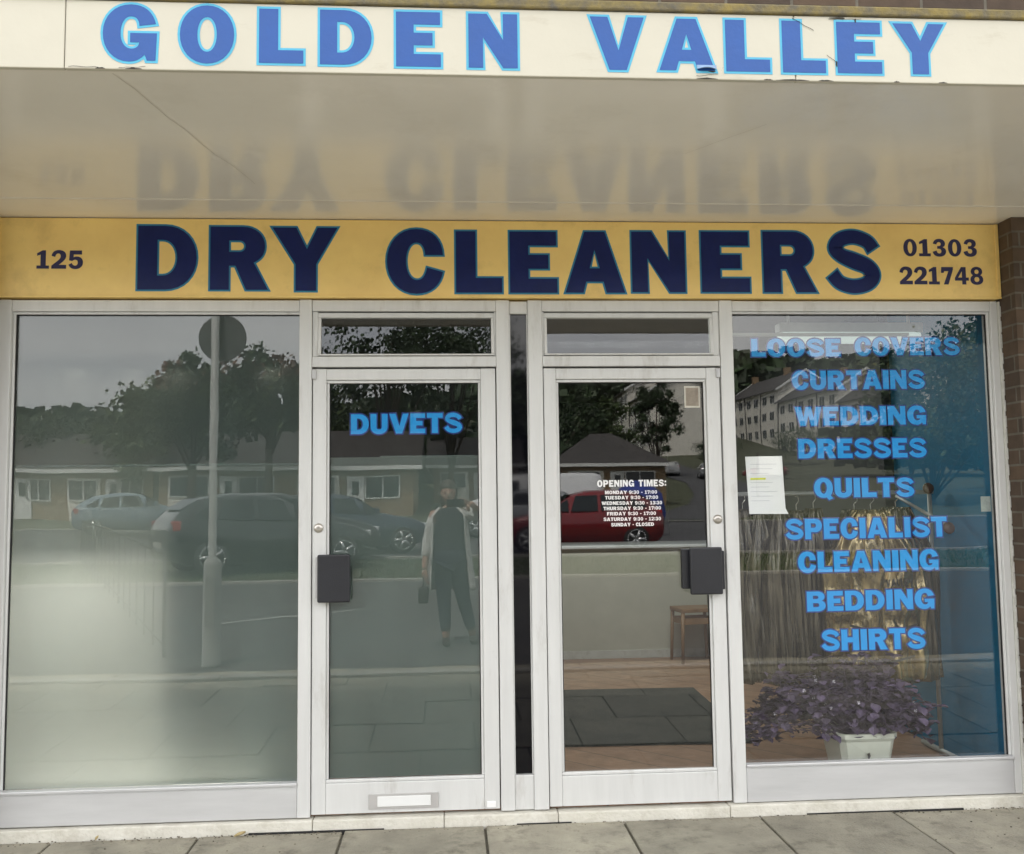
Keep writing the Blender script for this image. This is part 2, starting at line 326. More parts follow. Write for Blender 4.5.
G = {
 'O': O_,
 'Q': (.92, [path((.46, 1.02), ('h', (0, .5)), ('v', (.46, -.02)), ('c', (.52, -.02), (.57, -.01), (.60, .0)), (.72, -.14), (.92, -.05), (.80, .10), ('c', (.88, .2), (.92, .35), (.92, .5)), ('v', (.46, 1.02))), ell(.46, .5, .165, .31)]),
 'C': (.88, [path((.88, .60), ('c', (.87, .85), (.72, 1.02), (.46, 1.02)), ('h', (0, .5)), ('v', (.46, -.02)), ('c', (.70, -.02), (.84, .12), (.88, .33)), (.63, .40), ('c', (.60, .26), (.55, .20), (.47, .20)), ('h', (.30, .5)), ('v', (.46, .80)), ('c', (.54, .80), (.59, .74), (.60, .60)))]),
 'G': (.95, [path((.93, .67), ('c', (.88, .88), (.74, 1.02), (.49, 1.02)), ('h', (0, .5)), ('v', (.46, -.02)), ('c', (.58, -.02), (.66, .02), (.74, .11)), (.78, 0), (.93, 0), (.95, .50), (.48, .50), (.48, .33), (.64, .33), ('c', (.63, .25), (.58, .215), (.50, .215)), ('h', (.31, .5)), ('v', (.49, .80)), ('c', (.58, .80), (.63, .75), (.64, .63)))]),
 'D': (.90, [path((0, 0), (0, 1), (.42, 1), ('h', (.90, .5)), ('v', (.42, 0))), path((.30, .22), (.30, .78), (.38, .78), ('h', (.60, .5)), ('v', (.38, .22)))]),
 'E': (.76, [[(0, 0), (0, 1), (.75, 1), (.75, .77), (.30, .77), (.30, .62), (.62, .62), (.62, .39), (.30, .39), (.30, .23), (.76, .23), (.76, 0)]]),
 'F': (.73, [[(0, 0), (0, 1), (.73, 1), (.73, .77), (.30, .77), (.30, .60), (.62, .60), (.62, .37), (.30, .37), (.30, 0)]]),
 'L': (.72, [[(0, 0), (0, 1), (.31, 1), (.31, .24), (.72, .24), (.72, 0)]]),
 'I': (.31, [[(0, 0), (0, 1), (.31, 1), (.31, 0)]]),
 'H': (.86, [[(0, 0), (0, 1), (.30, 1), (.30, .62), (.56, .62), (.56, 1), (.86, 1), (.86, 0), (.56, 0), (.56, .38), (.30, .38), (.30, 0)]]),
 'T': (.80, [[(.25, 0), (.25, .77), (0, .77), (0, 1), (.80, 1), (.80, .77), (.55, .77), (.55, 0)]]),
 'N': (.88, [[(0, 0), (0, 1), (.33, 1), (.62, .52), (.62, 1), (.88, 1), (.88, 0), (.62, 0), (.26, .56), (.26, 0)]]),
 'M': (1.08, [[(0, 0), (0, 1), (.37, 1), (.54, .48), (.71, 1), (1.08, 1), (1.08, 0), (.80, 0), (.80, .64), (.63, 0), (.45, 0), (.27, .64), (.27, 0)]]),
 'V': (.98, [[(0, 1), (.32, 1), (.51, .37), (.69, 1), (.98, 1), (.65, 0), (.34, 0)]]),
 'W': (1.32, [[(0, 1), (.30, 1), (.42, .42), (.54, 1), (.80, 1), (.92, .42), (1.04, 1), (1.32, 1), (1.08, 0), (.79, 0), (.66, .56), (.53, 0), (.25, 0)]]),
 'A': (1.0, [[(0, 0), (.33, 1), (.67, 1), (1, 0), (.69, 0), (.64, .18), (.35, .18), (.30, 0)], [(.41, .40), (.58, .40), (.495, .70)]]),
 'Y': (.98, [[(0, 1), (.36, 1), (.52, .66), (.68, 1), (.98, 1), (.66, .42), (.66, 0), (.35, 0), (.35, .42)]]),
 'U': (.86, [path((0, 1), (.30, 1), (.30, .36), ('c', (.30, .26), (.35, .22), (.43, .22)), ('c', (.52, .22), (.57, .26), (.57, .36)), (.57, 1), (.86, 1), (.86, .36), ('v', (.43, -.02)), ('h', (0, .36)))]),
 'R': (.92, [path((0, 0), (0, 1), (.52, 1), ('h', (.87, .69)), ('c', (.87, .56), (.80, .48), (.69, .43)), (.92, 0), (.57, 0), (.40, .38), (.30, .38), (.30, 0)), path((.30, .60), (.30, .78), (.46, .78), ('h', (.56, .69)), ('v', (.46, .60)))]),
 'P': (.86, [path((0, 0), (0, 1), (.52, 1), ('h', (.86, .67)), ('v', (.52, .34)), (.30, .34), (.30, 0)), path((.30, .56), (.30, .78), (.46, .78), ('h', (.56, .67)), ('v', (.46, .56)))]),
 'B': (.88, [path((0, 0), (0, 1), (.50, 1), ('h', (.84, .75)), ('c', (.84, .64), (.79, .57), (.70, .53)), ('c', (.82, .49), (.88, .41), (.88, .28)), ('v', (.50, 0))), path((.29, .62), (.29, .79), (.46, .79), ('h', (.55, .705)), ('v', (.46, .62))), path((.29, .21), (.29, .42), (.48, .42), ('h', (.58, .315)), ('v', (.48, .21)))]),
 'S': (.90, S_),
 '0': (.74, [ell(.37, .5, .37, .51), ell(.37, .5, .13, .34)]),
 '1': (.64, [[(0, 0), (0, .17), (.20, .17), (.20, .76), (.02, .70), (.02, .84), (.30, 1), (.47, 1), (.47, .17), (.64, .17), (.64, 0)]]),
 '2': (.76, [path((0, 0), (0, .16), ('c', (.20, .36), (.47, .50), (.47, .68)), ('c', (.47, .78), (.42, .83), (.34, .83)), ('c', (.26, .83), (.21, .77), (.19, .64)), (0, .70), ('c', (.02, .90), (.16, 1.02), (.37, 1.02)), ('c', (.61, 1.02), (.75, .90), (.75, .70)), ('c', (.75, .50), (.56, .36), (.38, .21)), (.76, .21), (.76, 0))]),
 '3': (.74, [path((0, .27), (.22, .34), ('c', (.24, .22), (.29, .17), (.37, .17)), ('h', (.48, .30)), ('v', (.36, .44)), (.26, .44), (.26, .60), (.36, .60), ('h', (.46, .72)), ('v', (.36, .83)), ('c', (.29, .83), (.25, .79), (.22, .69)), (.03, .74), ('c', (.06, .92), (.19, 1.02), (.38, 1.02)), ('h', (.70, .75)), ('c', (.70, .64), (.65, .57), (.56, .53)), ('c', (.68, .49), (.74, .41), (.74, .29)), ('v', (.38, -.02)), ('c', (.17, -.02), (.03, .08), (0, .27)))]),
 '4': (.82, [[(.42, 0), (.42, .22), (0, .22), (0, .38), (.38, 1), (.66, 1), (.66, .40), (.82, .40), (.82, .22), (.66, .22), (.66, 0)], [(.20, .40), (.42, .40), (.42, .76)]]),
 '5': (.74, [path((0, .22), (.16, .32), ('c', (.20, .22), (.26, .17), (.34, .17)), ('h', (.47, .335)), ('c', (.47, .44), (.42, .49), (.34, .49)), ('c', (.27, .49), (.23, .46), (.19, .42)), (.02, .46), (.06, 1), (.68, 1), (.68, .78), (.26, .78), (.25, .62), ('c', (.30, .66), (.36, .67), (.42, .67)), ('c', (.62, .67), (.74, .54), (.74, .34)), ('v', (.36, -.02)), ('c', (.18, -.02), (.05, .06), (0, .22)))]),
 '7': (.72, [[(.14, 0), (.44, .76), (.20, .76), (.16, .66), (0, .66), (.03, 1), (.72, 1), (.72, .86), (.42, 0)]]),
 '8': (.76, [path((.38, 1.02), ('h', (.04, .74)), ('c', (.04, .64), (.09, .58), (.16, .53)), ('c', (.06, .48), (0, .40), (0, .28)), ('v', (.38, -.02)), ('h', (.76, .28)), ('c', (.76, .40), (.70, .48), (.60, .53)), ('c', (.67, .58), (.72, .64), (.72, .74)), ('v', (.38, 1.02))), ell(.38, .73, .125, .125), ell(.38, .29, .145, .145)]),
 '9': (.76, [path((.02, .24), (.24, .28), ('c', (.26, .20), (.30, .17), (.36, .17)), ('c', (.45, .17), (.50, .24), (.51, .40)), ('c', (.45, .35), (.40, .33), (.33, .33)), ('c', (.13, .33), (0, .46), (0, .67)), ('v', (.37, 1.02)), ('h', (.76, .52)), ('v', (.36, -.02)), ('c', (.17, -.02), (.05, .07), (.02, .24))), ell(.37, .67, .12, .16)]),
 ':': (.26, [[(0, .08), (0, .34), (.26, .34), (.26, .08)], [(0, .58), (0, .84), (.26, .84), (.26, .58)]]),
 '-': (.40, [[(0, .34), (0, .56), (.40, .56), (.40, .34)]]),
}
def area2(p): return sum(p[i][0]*p[(i+1) % len(p)][1]-p[(i+1) % len(p)][0]*p[i][1] for i in range(len(p)))
def inside(pt, p):
    r = False
    for i in range(len(p)):
        a, b = p[i], p[(i+1) % len(p)]
        if (a[1] > pt[1]) != (b[1] > pt[1]) and pt[0] < (b[0]-a[0])*(pt[1]-a[1])/(b[1]-a[1])+a[0]: r = not r
    return r
def offset(p, d):
    # grow (d>0) a counter-clockwise loop
    n = len(p); r = []
    for i in range(n):
        a, b, c = p[i-1], p[i], p[(i+1) % n]
        e1 = Vector((b[0]-a[0], b[1]-a[1])); e2 = Vector((c[0]-b[0], c[1]-b[1]))
        if e1.length < 1e-9 or e2.length < 1e-9: r.append(b); continue
        e1.normalize(); e2.normalize(); n1 = Vector((e1.y, -e1.x)); n2 = Vector((e2.y, -e2.x)); m = n1+n2
        if m.length < .2: m = n1.copy()
        else: m.normalize(); m = m/max(.45, m.dot(n1))
        r.append((b[0]+m.x*d, b[1]+m.y*d))
    return r
def put_glyph(mb, ch, x0, x1, z0, z1, y, d=0, y2=None, tilt=0):
    """one letter filling the given rectangle, optionally with a wider rim sheet behind it"""
    gw, cs = G[ch]; sx = (x1-x0)/gw; sz = z1-z0
    if ch == 'S':      # a ribbon letter: quads between its two edges
        for dd, yy, mi in ((0, y, 0),)+(((d, y2, 1),) if d else ()):
            l = [(x0+px*sx, z0+pz*sz) for px, pz in S_[0]]
            if area2(l) < 0: l = [(a, c) for a, c in l]; g = offset(l, -dd) if dd else l
            else: g = offset(l, dd) if dd else l
            n = len(g)//2; A_ = [mb.b.verts.new((a, yy, c)) for a, c in g[:n]]; B_ = [mb.b.verts.new((a, yy, c)) for a, c in g[n:][::-1]]
            for i in range(n-1): mb.b.faces.new((A_[i], A_[i+1], B_[i+1], B_[i])).material_index = mi
        return
    loops = []
    for c in cs:
        l = [(x0+px*sx, z0+pz*sz) for px, pz in c]
        l = [q for i, q in enumerate(l) if abs(q[0]-l[i-1][0])+abs(q[1]-l[i-1][1]) > 1e-6]
        if area2(l) < 0: l.reverse()
        loops.append(l)
    outer = [l for l in loops if not any(o is not l and inside(l[0], o) for o in loops)]
    def sheet(dd, yy, mi):
        for o in outer:
            hs = [h for h in loops if h is not o and inside(h[0], o)]
            polys = [offset(o, dd) if dd else o]+[offset(h, -dd) if dd else h for h in hs]
            vl = [Vector((a, b, 0)) for p in polys for a, b in p]
            vs = [mb.b.verts.new((v.x, yy, v.y)) for v in vl]
            for tri in tessellate_polygon([[Vector((a, b, 0)) for a, b in p] for p in polys]):
                try: mb.b.faces.new([vs[i] for i in tri]).material_index = mi
                except ValueError: pass
    sheet(0, y, 0)
    if d: sheet(d, y2, 1)
def word(mb, s, x0, x1, z0, z1, y, d=0, y2=None, sp=.10, space=.5, drop=0):
    W = sum(G[c][0] if c != ' ' else space for c in s)+sp*(len(s)-1); k = (x1-x0)/W; x = x0
    for c in s:
        if c == ' ': x += (space+sp)*k; continue
        g = G[c][0]*k; f = (x-x0)/(x1-x0); dz = drop*f
        put_glyph(mb, c, x, x+g, z0+dz, z1+dz, y, d, y2); x += g+sp*k
def letters(mb, seq, y, d, y2):
    for ch, x0, x1, z0, z1 in seq:
        ov = .012 if ch in 'OCGSQ' else 0
        zz0, zz1 = z0+d, z1-d
        h = zz1-zz0
        put_glyph(mb, ch, x0+d, x1-d, zz0+ov*h, zz1-ov*h, y, d, y2)

# ------------------------------------------------------------ ground, road, hill
def interp(t, tab):
    for (a, va), (b, vb) in zip(tab, tab[1:]):
        if t <= b: return va+(vb-va)*max(0, (t-a))/(b-a)
    return tab[-1][1]
def gh(x, y):
    d = -y
    z = interp(d, [(0, .012), (1, .02), (4, .12), (10, .22), (20, .30), (45, .95), (60, 1.6), (90, 4), (135, 9.3), (250, 31), (400, 52), (1600, 95)])
    if d > 60: z = 1.6+(z-1.6)*(.42+.58/(1+math.exp(-(x/d-.02)*14)))
    return z
b = MB(); ys = [1500, 400, 100, 30, 8, 0, -1, -2, -3, -4, -6, -8, -10, -13, -16, -20, -25, -30, -38, -45, -52, -60, -70, -80, -90, -100, -110, -120, -135, -150, -170, -190, -210, -230, -250, -280, -320, -400, -600, -1000, -1600]
xs = [-1600, -900, -500, -300, -200, -150, -110, -80, -60, -45, -30, -20, -12, -6, 0, 6, 12, 20, 30, 45, 60, 80, 110, 150, 200, 300, 500, 900, 1600]
gv = [[b.b.verts.new((x, y, gh(x, y)-.012 if y < 0 else -.012)) for x in xs] for y in ys]
for j in range(len(ys)-1):
    for i in range(len(xs)-1): b.b.faces.new((gv[j][i], gv[j+1][i], gv[j+1][i+1], gv[j][i+1])).smooth = True
tag(b.build('ground', M['earth']), kind='structure')
def strip(name, m, x0, x1, y0, y1, dz, ny=10, nx=8):
    b = MB(); V = [[b.b.verts.new((x0+(x1-x0)*i/nx, y0+(y1-y0)*j/ny, gh(0, y0+(y1-y0)*j/ny)+dz)) for i in range(nx+1)] for j in range(ny+1)]
    for j in range(ny):
        for i in range(nx): b.b.faces.new((V[j][i], V[j][i+1], V[j+1][i+1], V[j+1][i]))
    return tag(b.build(name, m), kind='structure')
strip('pavement', M['joint'], -14, 14, .3, -3.3, .014)
b = MB(); rr = random.Random(4)
for j in range(6):
    y1 = -.06-j*.6; y0 = y1-.59
    for i in range(-16, 17):
        x0 = i*.635+.16+(.31 if j % 2 else 0); x1 = x0+.623
        dz = rr.uniform(-.003, .003); z = gh(0, (y0+y1)/2)
        sl_ = (gh(0, y0)-gh(0, y1))/.59
        vv = b.box(x0, x1, y0, y1, -.05, .028+dz, bev=.005)
        for v in vv: v.co.z += z-.0+(-(v.co.y-(y0+y1)/2))*sl_
tag(b.build('pavement_slabs', M['slab']), kind='structure')
strip('path', mat('worn_concrete', (.065, .065, .063), .9, scale=2, bump=.3, bscale=60, col2=(.10, .096, .09)), -60, 60, -3.45, -11.4, .004, 10)
strip('road', M['asphalt'], -120, 120, -17.3, -34, .006, 14)
def kerb(y, name='kerb'):
    b = MB()
    for i in range(-45, 45): b.box(i*.91, i*.91+.9, y-.13, y, gh(0, y)-.1, gh(0, y)+.055, bev=.01)
    tag(b.build(name, M['kerb']), kind='structure')
b = MB(); pr = [(9, -33.9), (13, -42), (17, -52), (20.5, -64), (23.5, -78), (24, -92), (24.5, -108), (24.5, -125)]; vv = []
for x, y in pr: vv.append([b.b.verts.new((x+dx, y, gh(x+dx, y)+.03)) for dx in (-2.6, -1.3, 0, 1.3, 2.6)])
for a, c in zip(vv, vv[1:]):
    for i in range(4): b.b.faces.new((a[i], a[i+1], c[i+1], c[i]))
tag(b.build('side_road', M['asphalt']), kind='structure')
kerb(-3.3); kerb(-11.4); kerb(-17.2); kerb(-34)
b = MB()
def pline(x0, y0, x1, y1, wd=.1, n=10):
    d = Vector((x1-x0, y1-y0, 0)); L = d.length; d.normalize(); s = Vector((-d.y, d.x, 0))*wd/2
    for i in range(n):
        a = Vector((x0, y0, 0))+d*L*i/n; c = Vector((x0, y0, 0))+d*L*(i+1)/n
        b.poly([(p.x, p.y, gh(0, p.y)+.011) for p in (a-s, c-s, c+s, a+s)])
pline(-2.6, -6.6, -1.2, -7.6, .09);
tag(b.build('road_marking', M['paint']), kind='structure')
b = MB(); rr = random.Random(8)
for i in range(15000):
    x = rr.uniform(-14, 16); y = rr.choice([rr.uniform(-17.1, -11.6), rr.uniform(-17.1, -11.6), rr.uniform(-36, -34.3)]); h = rr.uniform(.04, .10); a = rr.uniform(0, 6.28); z = gh(x, y)-.01
    dx, dy = math.cos(a)*.012, math.sin(a)*.012
    b.poly([(x-dx, y-dy, z), (x+dx, y+dy, z), (x+rr.uniform(-.03, .03), y+rr.uniform(-.03, .03), z+h)])
tag(b.build('verge_grass', M['grass'], recalc=False), 'short mown grass on the verge across the path', 'grass', kind='stuff')

# ------------------------------------------------------------ the shop building
ZT, ZH = .095, 2.465
shop = empty('shop_building'); tag(shop, 'dry cleaners shop unit of dark brick with aluminium glazed front under a deep canopy', 'shop')
for x0, x1 in ((2.722, 3.6), (-3.2, -2.067)):
    b = MB(); b.box(x0, x1, -.17, .3, -.05, 2.85); b.build('brick_pier', M['brick'], shop)
b = MB(); b.box(-9, -3.2, .0, .3, -.05, 2.85); b.box(3.6, 9, .0, .3, -.05, 2.85); b.box(-9, 9, -1.50, -1.2, 3.095, 3.55)
b.box(-9, 9, -.02, .3, 2.85, 3.5); b.build('wall', M['brick'], shop)
# canopy
b = MB(); b.box(-9, 9, -1.585, .02, 2.846, 2.90); canopy = b.build('soffit', M['soffit'], shop)
b = MB(); b.box(-9, 9, -1.58, .0, 2.90, 3.06); b.build('canopy_core', M['dirt'], shop)
b = MB(); b.box(-9, 9, -1.615, -1.2, 3.062, 3.094, bev=.006)
b.build('flashing', M['lead'], shop)
# hairline crack, panel joints and old stains on the soffit
b = MB(); zc = 2.8445
def crack(pts, wd):
    for (xa, ya), (xb, yb) in zip(pts, pts[1:]):
        d = Vector((xb-xa, yb-ya, 0)); s = Vector((-d.y, d.x, 0)).normalized()*wd
        b.poly([(xa-s.x, ya-s.y, zc), (xb-s.x, yb-s.y, zc), (xb+s.x, yb+s.y, zc), (xa+s.x, ya+s.y, zc)])
def wob(x0, y0, x1, y1, n=9, a=.008): return [(x0+(x1-x0)*i/n+random.uniform(-a, a), y0+(y1-y0)*i/n+random.uniform(-a, a)) for i in range(n+1)]
crack(wob(-1.03, -1.57, -.80, -.55), .0011); b.build('soffit_crack', M['crackline'], shop); b = MB(); crack(wob(.93, -.95, 1.15, -1.25, 5, .004), .001)
b.build('soffit_crack', M['crackline'], shop)
b = MB(); b.box(-9, 9, -.335, -.330, 2.8435, 2.848); b.build('soffit_joint', mat('joint_line', (.72, .68, .60), .5), shop)
# interior shell
b = MB(); b.box(-3.6, 3.4, .02, 7, .0, ZT+.015); b.build('interior_floor', M['ifloor'], shop)
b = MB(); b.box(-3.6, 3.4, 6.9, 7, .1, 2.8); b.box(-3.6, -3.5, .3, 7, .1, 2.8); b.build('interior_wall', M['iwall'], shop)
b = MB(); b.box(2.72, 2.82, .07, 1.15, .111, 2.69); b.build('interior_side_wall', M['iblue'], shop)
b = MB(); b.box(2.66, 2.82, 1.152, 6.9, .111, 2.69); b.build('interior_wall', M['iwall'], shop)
b = MB(); b.box(-3.6, 3.4, .02, 7, 2.7, 2.8); b.build('interior_ceiling', mat('ceiling_paint', (.16, .165, .16), .7), shop)
# stone threshold
b = MB(); xsn = [-2.067, -.62, -.03, .49, 1.29, 2.72]
for x0, x1 in zip(xsn, xsn[1:]):
    b.box(x0+.001, x1-.001, -.055, .02, -.02, ZT-.006+random.uniform(-.002, .002), bev=.006)
b.build('threshold', M['stone'], shop)
for x0, x1 in ((1.65, 2.4), (-.9, -.3), (.3, .55)):
    b = MB(); b.box(x0, x1, -.063, -.05, .0, .046); b.build('threshold_gap', M['seal'], shop)

def pane(name, x0, x1, z0, z1, parent, m, y=0.0, th=.006):
    b = MB(); b.box(x0, x1, y, y+th, z0, z1); return b.build(name, m, parent)
# left display window
lw = empty('window', parent=shop); lw['label'] = 'left display window with greyish frosted film'
b = MB()
b.box(-2.058, -2.003, -.030, .05, ZT, 2.465, bev=.003); b.box(-.692, -.634, -.032, .05, ZT, 2.467, bev=.003)
b.box(-2.002, -.693, -.028, .05, 2.410, 2.464, bev=.003); b.box(-2.002, -1.990, -.012, .0, .252, 2.409, bev=.002)
b.box(-2.002, -.693, -.016, -.001, 2.398, 2.409, bev=.002); b.build('frame', M['alu'], lw)
b = MB(); b.box(-2.002, -.693, -.030, .05, ZT, .236, bev=.004); b.box(-2.002, -.693, -.040, .0, .237, .251, bev=.003); b.build('sill_rail', M['alu2'], lw)
b = MB(); b.box(-1.990, -1.984, -.006, .0, .252, 2.398); b.box(-1.989, -.693, -.004, .0, 2.394, 2.398); b.build('seal', M['seal'], lw)
pane('pane', -2.003, -.69, .25, 2.41, lw, M['glass'])
b = MB(); b.box(-2.003, -.69, .0062, .0066, 1.700, 2.41); b.build('film', M['film'], lw)
b = MB(); b.box(-2.003, -.69, .0062, .0066, .25, 1.690); b.build('frosted_film', M['film_low'], lw)
b = MB(); b.box(-2.003, -.69, .0062, .0066, 1.6905, 1.6995); b.build('film_edge', M['film_edge'], lw)
b = MB(); b.box(-2.066, -2.059, -.05, .05, ZT, 2.46); b.build('casing', M['casing'], lw)
# right display window
rw = empty('window', parent=shop); rw['label'] = 'right display window with clear glass and blue lettering'
b = MB()
b.box(1.315, 1.378, -.032, .05, ZT, 2.467, bev=.003); b.box(2.677, 2.712, -.030, .05, ZT, 2.465, bev=.003)
b.box(1.379, 2.676, -.028, .05, 2.413, 2.464, bev=.003)
b.box(2.664, 2.676, -.014, .0, .270, 2.412, bev=.002); b.box(1.379, 2.676, -.016, -.001, 2.402, 2.412, bev=.002)
b.build('frame', M['alu'], rw)
b = MB(); b.box(1.379, 2.676, -.030, .05, ZT, .255, bev=.004); b.box(1.379, 2.676, -.040, .0, .256, .269, bev=.003); b.build('sill_rail', M['alu2'], rw)
b = MB(); b.box(2.658, 2.664, -.006, .0, .27, 2.40); b.box(1.379, 2.658, -.005, .0, 2.397, 2.402); b.build('seal', M['seal'], rw)
b = MB(); b.box(2.7125, 2.7205, -.045, .05, ZT-.01, 2.46, bev=.003)
for i in range(30):
    z = .12+i*.078; b.box(2.711, 2.7205, -.048-random.uniform(0, .004), -.0455, z, z+random.uniform(.05, .076), bev=.003)
b.build('casing', M['casing'], rw)
pane('pane', 1.377, 2.678, .268, 2.414, rw, M['glass'])
LETT = [('LOOSE', 1.476, 1.930, 2.192, 2.287, .0), ('COVERS', 1.995, 2.536, 2.196, 2.292, .002), ('CURTAINS', 1.673, 2.349, 2.029, 2.129, .002), ('WEDDING', 1.681, 2.348, 1.852, 1.951, .003),
        ('DRESSES', 1.692, 2.342, 1.693, 1.795, .0), ('QUILTS', 1.763, 2.271, 1.503, 1.604, -.002), ('SPECIALIST', 1.614, 2.426, 1.303, 1.408, .003), ('CLEANING', 1.670, 2.376, 1.144, 1.250, .003),
        ('BEDDING', 1.707, 2.346, .959, 1.061, .003), ('SHIRTS', 1.770, 2.292, .772, .878, .0)]
for s, x0, x1, z0, z1, dr in LETT:
    b = MB(); word(b, s, x0+.004, x1-.004, z0+.004, z1-.004, .0070, .0062, .0076, sp=.085, drop=dr)
    o = b.build('lettering', [M['sky_vinyl'], M['deep_rim']], rw, recalc=False)
    o['label'] = 'sky blue window lettering reading ' + s

# doors
def door(x0, x1, gx0, gx1, handle_side, label):
    d = empty('door', (x0, 0, ZT), parent=shop); d['label'] = label
    def sh(o): o.location = (-x0, 0, -ZT); return o
    b = MB(); z0, z1 = .104, 2.138
    b.box(x0, gx0, -.024, .03, z0, z1, bev=.003); b.box(gx1, x1, -.024, .03, z0, z1, bev=.003)
    b.box(gx0+.0005, gx1-.0005, -.0235, .03, 2.085, z1-.001, bev=.003)
    b.box(gx0+.0005, gx1-.0005, -.012, .0, 2.071, 2.084, bev=.002); b.box(gx0+.0005, gx0+.012, -.012, 0, .256, 2.070, bev=.002); b.box(gx1-.012, gx1-.0005, -.012, 0, .256, 2.070, bev=.002)
    sh(b.build('frame', M['alu'], d))
    b = MB(); b.box(gx0+.0005, gx1-.0005, -.0235, .03, z0, .240, bev=.003); b.box(gx0+.0005, gx1-.0005, -.020, .0, .241, .255, bev=.003); sh(b.build('kick_rail', M['alu'], d))
    sh(pane('pane', gx0, gx1, .24, 2.085, d, M['glass_door']))
    b = MB(); b.box(gx0+.012, gx0+.016, -.005, -.0005, .256, 2.07); b.box(gx1-.016, gx1-.012, -.005, -.0005, .256, 2.07); b.box(gx0+.016, gx1-.016, -.005, -.0005, 2.067, 2.071); sh(b.build('seal', M['seal'], d))
    hx0, hx1 = (-.601, -.452) if handle_side < 0 else (1.129, 1.283)
    b = MB()
    if handle_side < 0: b.box(hx0, hx1, -.068, -.046, 1.056, 1.274, bev=.007)
    else: b.box(hx0+.03, hx1+.014, -.056, -.0245, 1.082, 1.262, bev=.003); b.box(hx0, hx1, -.072, -.05, 1.060, 1.280, bev=.007)
    h = sh(b.build('handle', [M['black_plastic']], d))
    b = MB()
    if handle_side < 0: b.box(hx0-.011, hx0+.03, -.0455, -.0245, 1.075, 1.262, bev=.002)
    else: b.box(hx0-.03, hx0+.028, -.035, -.0005, 1.085, 1.272, bev=.004)
    sh(b.build('handle_plate', M['alu_dull'] if handle_side < 0 else M['black_plastic'], d))
    lx, lz = (-.601, 1.395) if handle_side < 0 else (1.279, 1.410)
    b = MB(); rot = Matrix.Translation((lx, -.024, lz)) @ Matrix.Rotation(R(90), 4, 'X')
    b.lathe([(.022, 0), (.022, .004), (.018, .009), (.008, .011)], 20, mat=rot); b.box(lx-.0015, lx+.0015, -.0375, -.03, lz-.007, lz+.007); sh(b.build('lock', M['steel'], d))
    b = MB(); hx = x0-.003 if handle_side < 0 else x1-.017
    b.box(hx, hx+.020, -.034, -.0245, 2.088, 2.136, bev=.003); sh(b.build('hinge', M['alu_dull'], d))
    return d, sh
d1, sh1 = door(-.630, .226, -.566, .156, -1, 'left glazed door with DUVETS lettering and a letter plate')
b = MB(); b.box(-.565, .155, .0062, .0066, .256, 1.722); sh1(b.build('frosted_film', M['film_low'], d1))
b = MB(); b.box(-.32, .155, .0062, .0066, 1.7222, 1.728); sh1(b.build('film_edge', M['film_edge'], d1))
b = MB(); b.box(-.372, -.055, -.030, -.0240, .121, .190, bev=.002); o = sh1(b.build('letter_plate', mat('plate_silver', (.50, .49, .48), .4, .25), d1))
b = MB(); b.box(-.332, -.09, -.034, -.0302, .133, .179, bev=.002); o = sh1(b.build('letter_flap', M['pvc'], d1))
b = MB(); b.box(.165, .207, -.028, -.0245, .112, .140, bev=.002); sh1(b.build('corner_patch', M['white_vinyl'], d1))
b = MB(); word(b, 'DUVETS', -.456, .067, 1.832, 1.926, .0080, .0065, .0086, sp=.085, drop=.004)
o = sh1(b.build('lettering', [M['sky_vinyl'], M['deep_rim']], d1, recalc=False)); o['label'] = 'sky blue lettering reading DUVETS'
d2, sh2 = door(.456, 1.308, .515, 1.243, 1, 'right glazed door of clear glass with white opening times')
b = MB(); word(b, 'OPENING TIMES:', .707, 1.04, 1.570, 1.602, -.0006, sp=.13)
ROWS = [('MONDAY 9:30 - 17:00', .744, .995, 1.535), ('TUESDAY 9:30 - 17:00', .744, .999, 1.510), ('WEDNESDAY 9:30 - 13:30', .727, 1.018, 1.484), ('THURSDAY 9:30 - 17:00', .735, 1.012, 1.459), ('FRIDAY 9:30 - 17:00', .752, .987, 1.434), ('SATURDAY 9:30 - 12:30', .734, 1.011, 1.408), ('SUNDAY - CLOSED', .770, .976, 1.382)]
for s, x0, x1, z in ROWS: word(b, s, x0, x1, z, z+.0165, -.0006, sp=.12, space=.4)
o = sh2(b.build('lettering', M['white_vinyl'], d2, recalc=False)); o['label'] = 'white lettering listing the opening times'

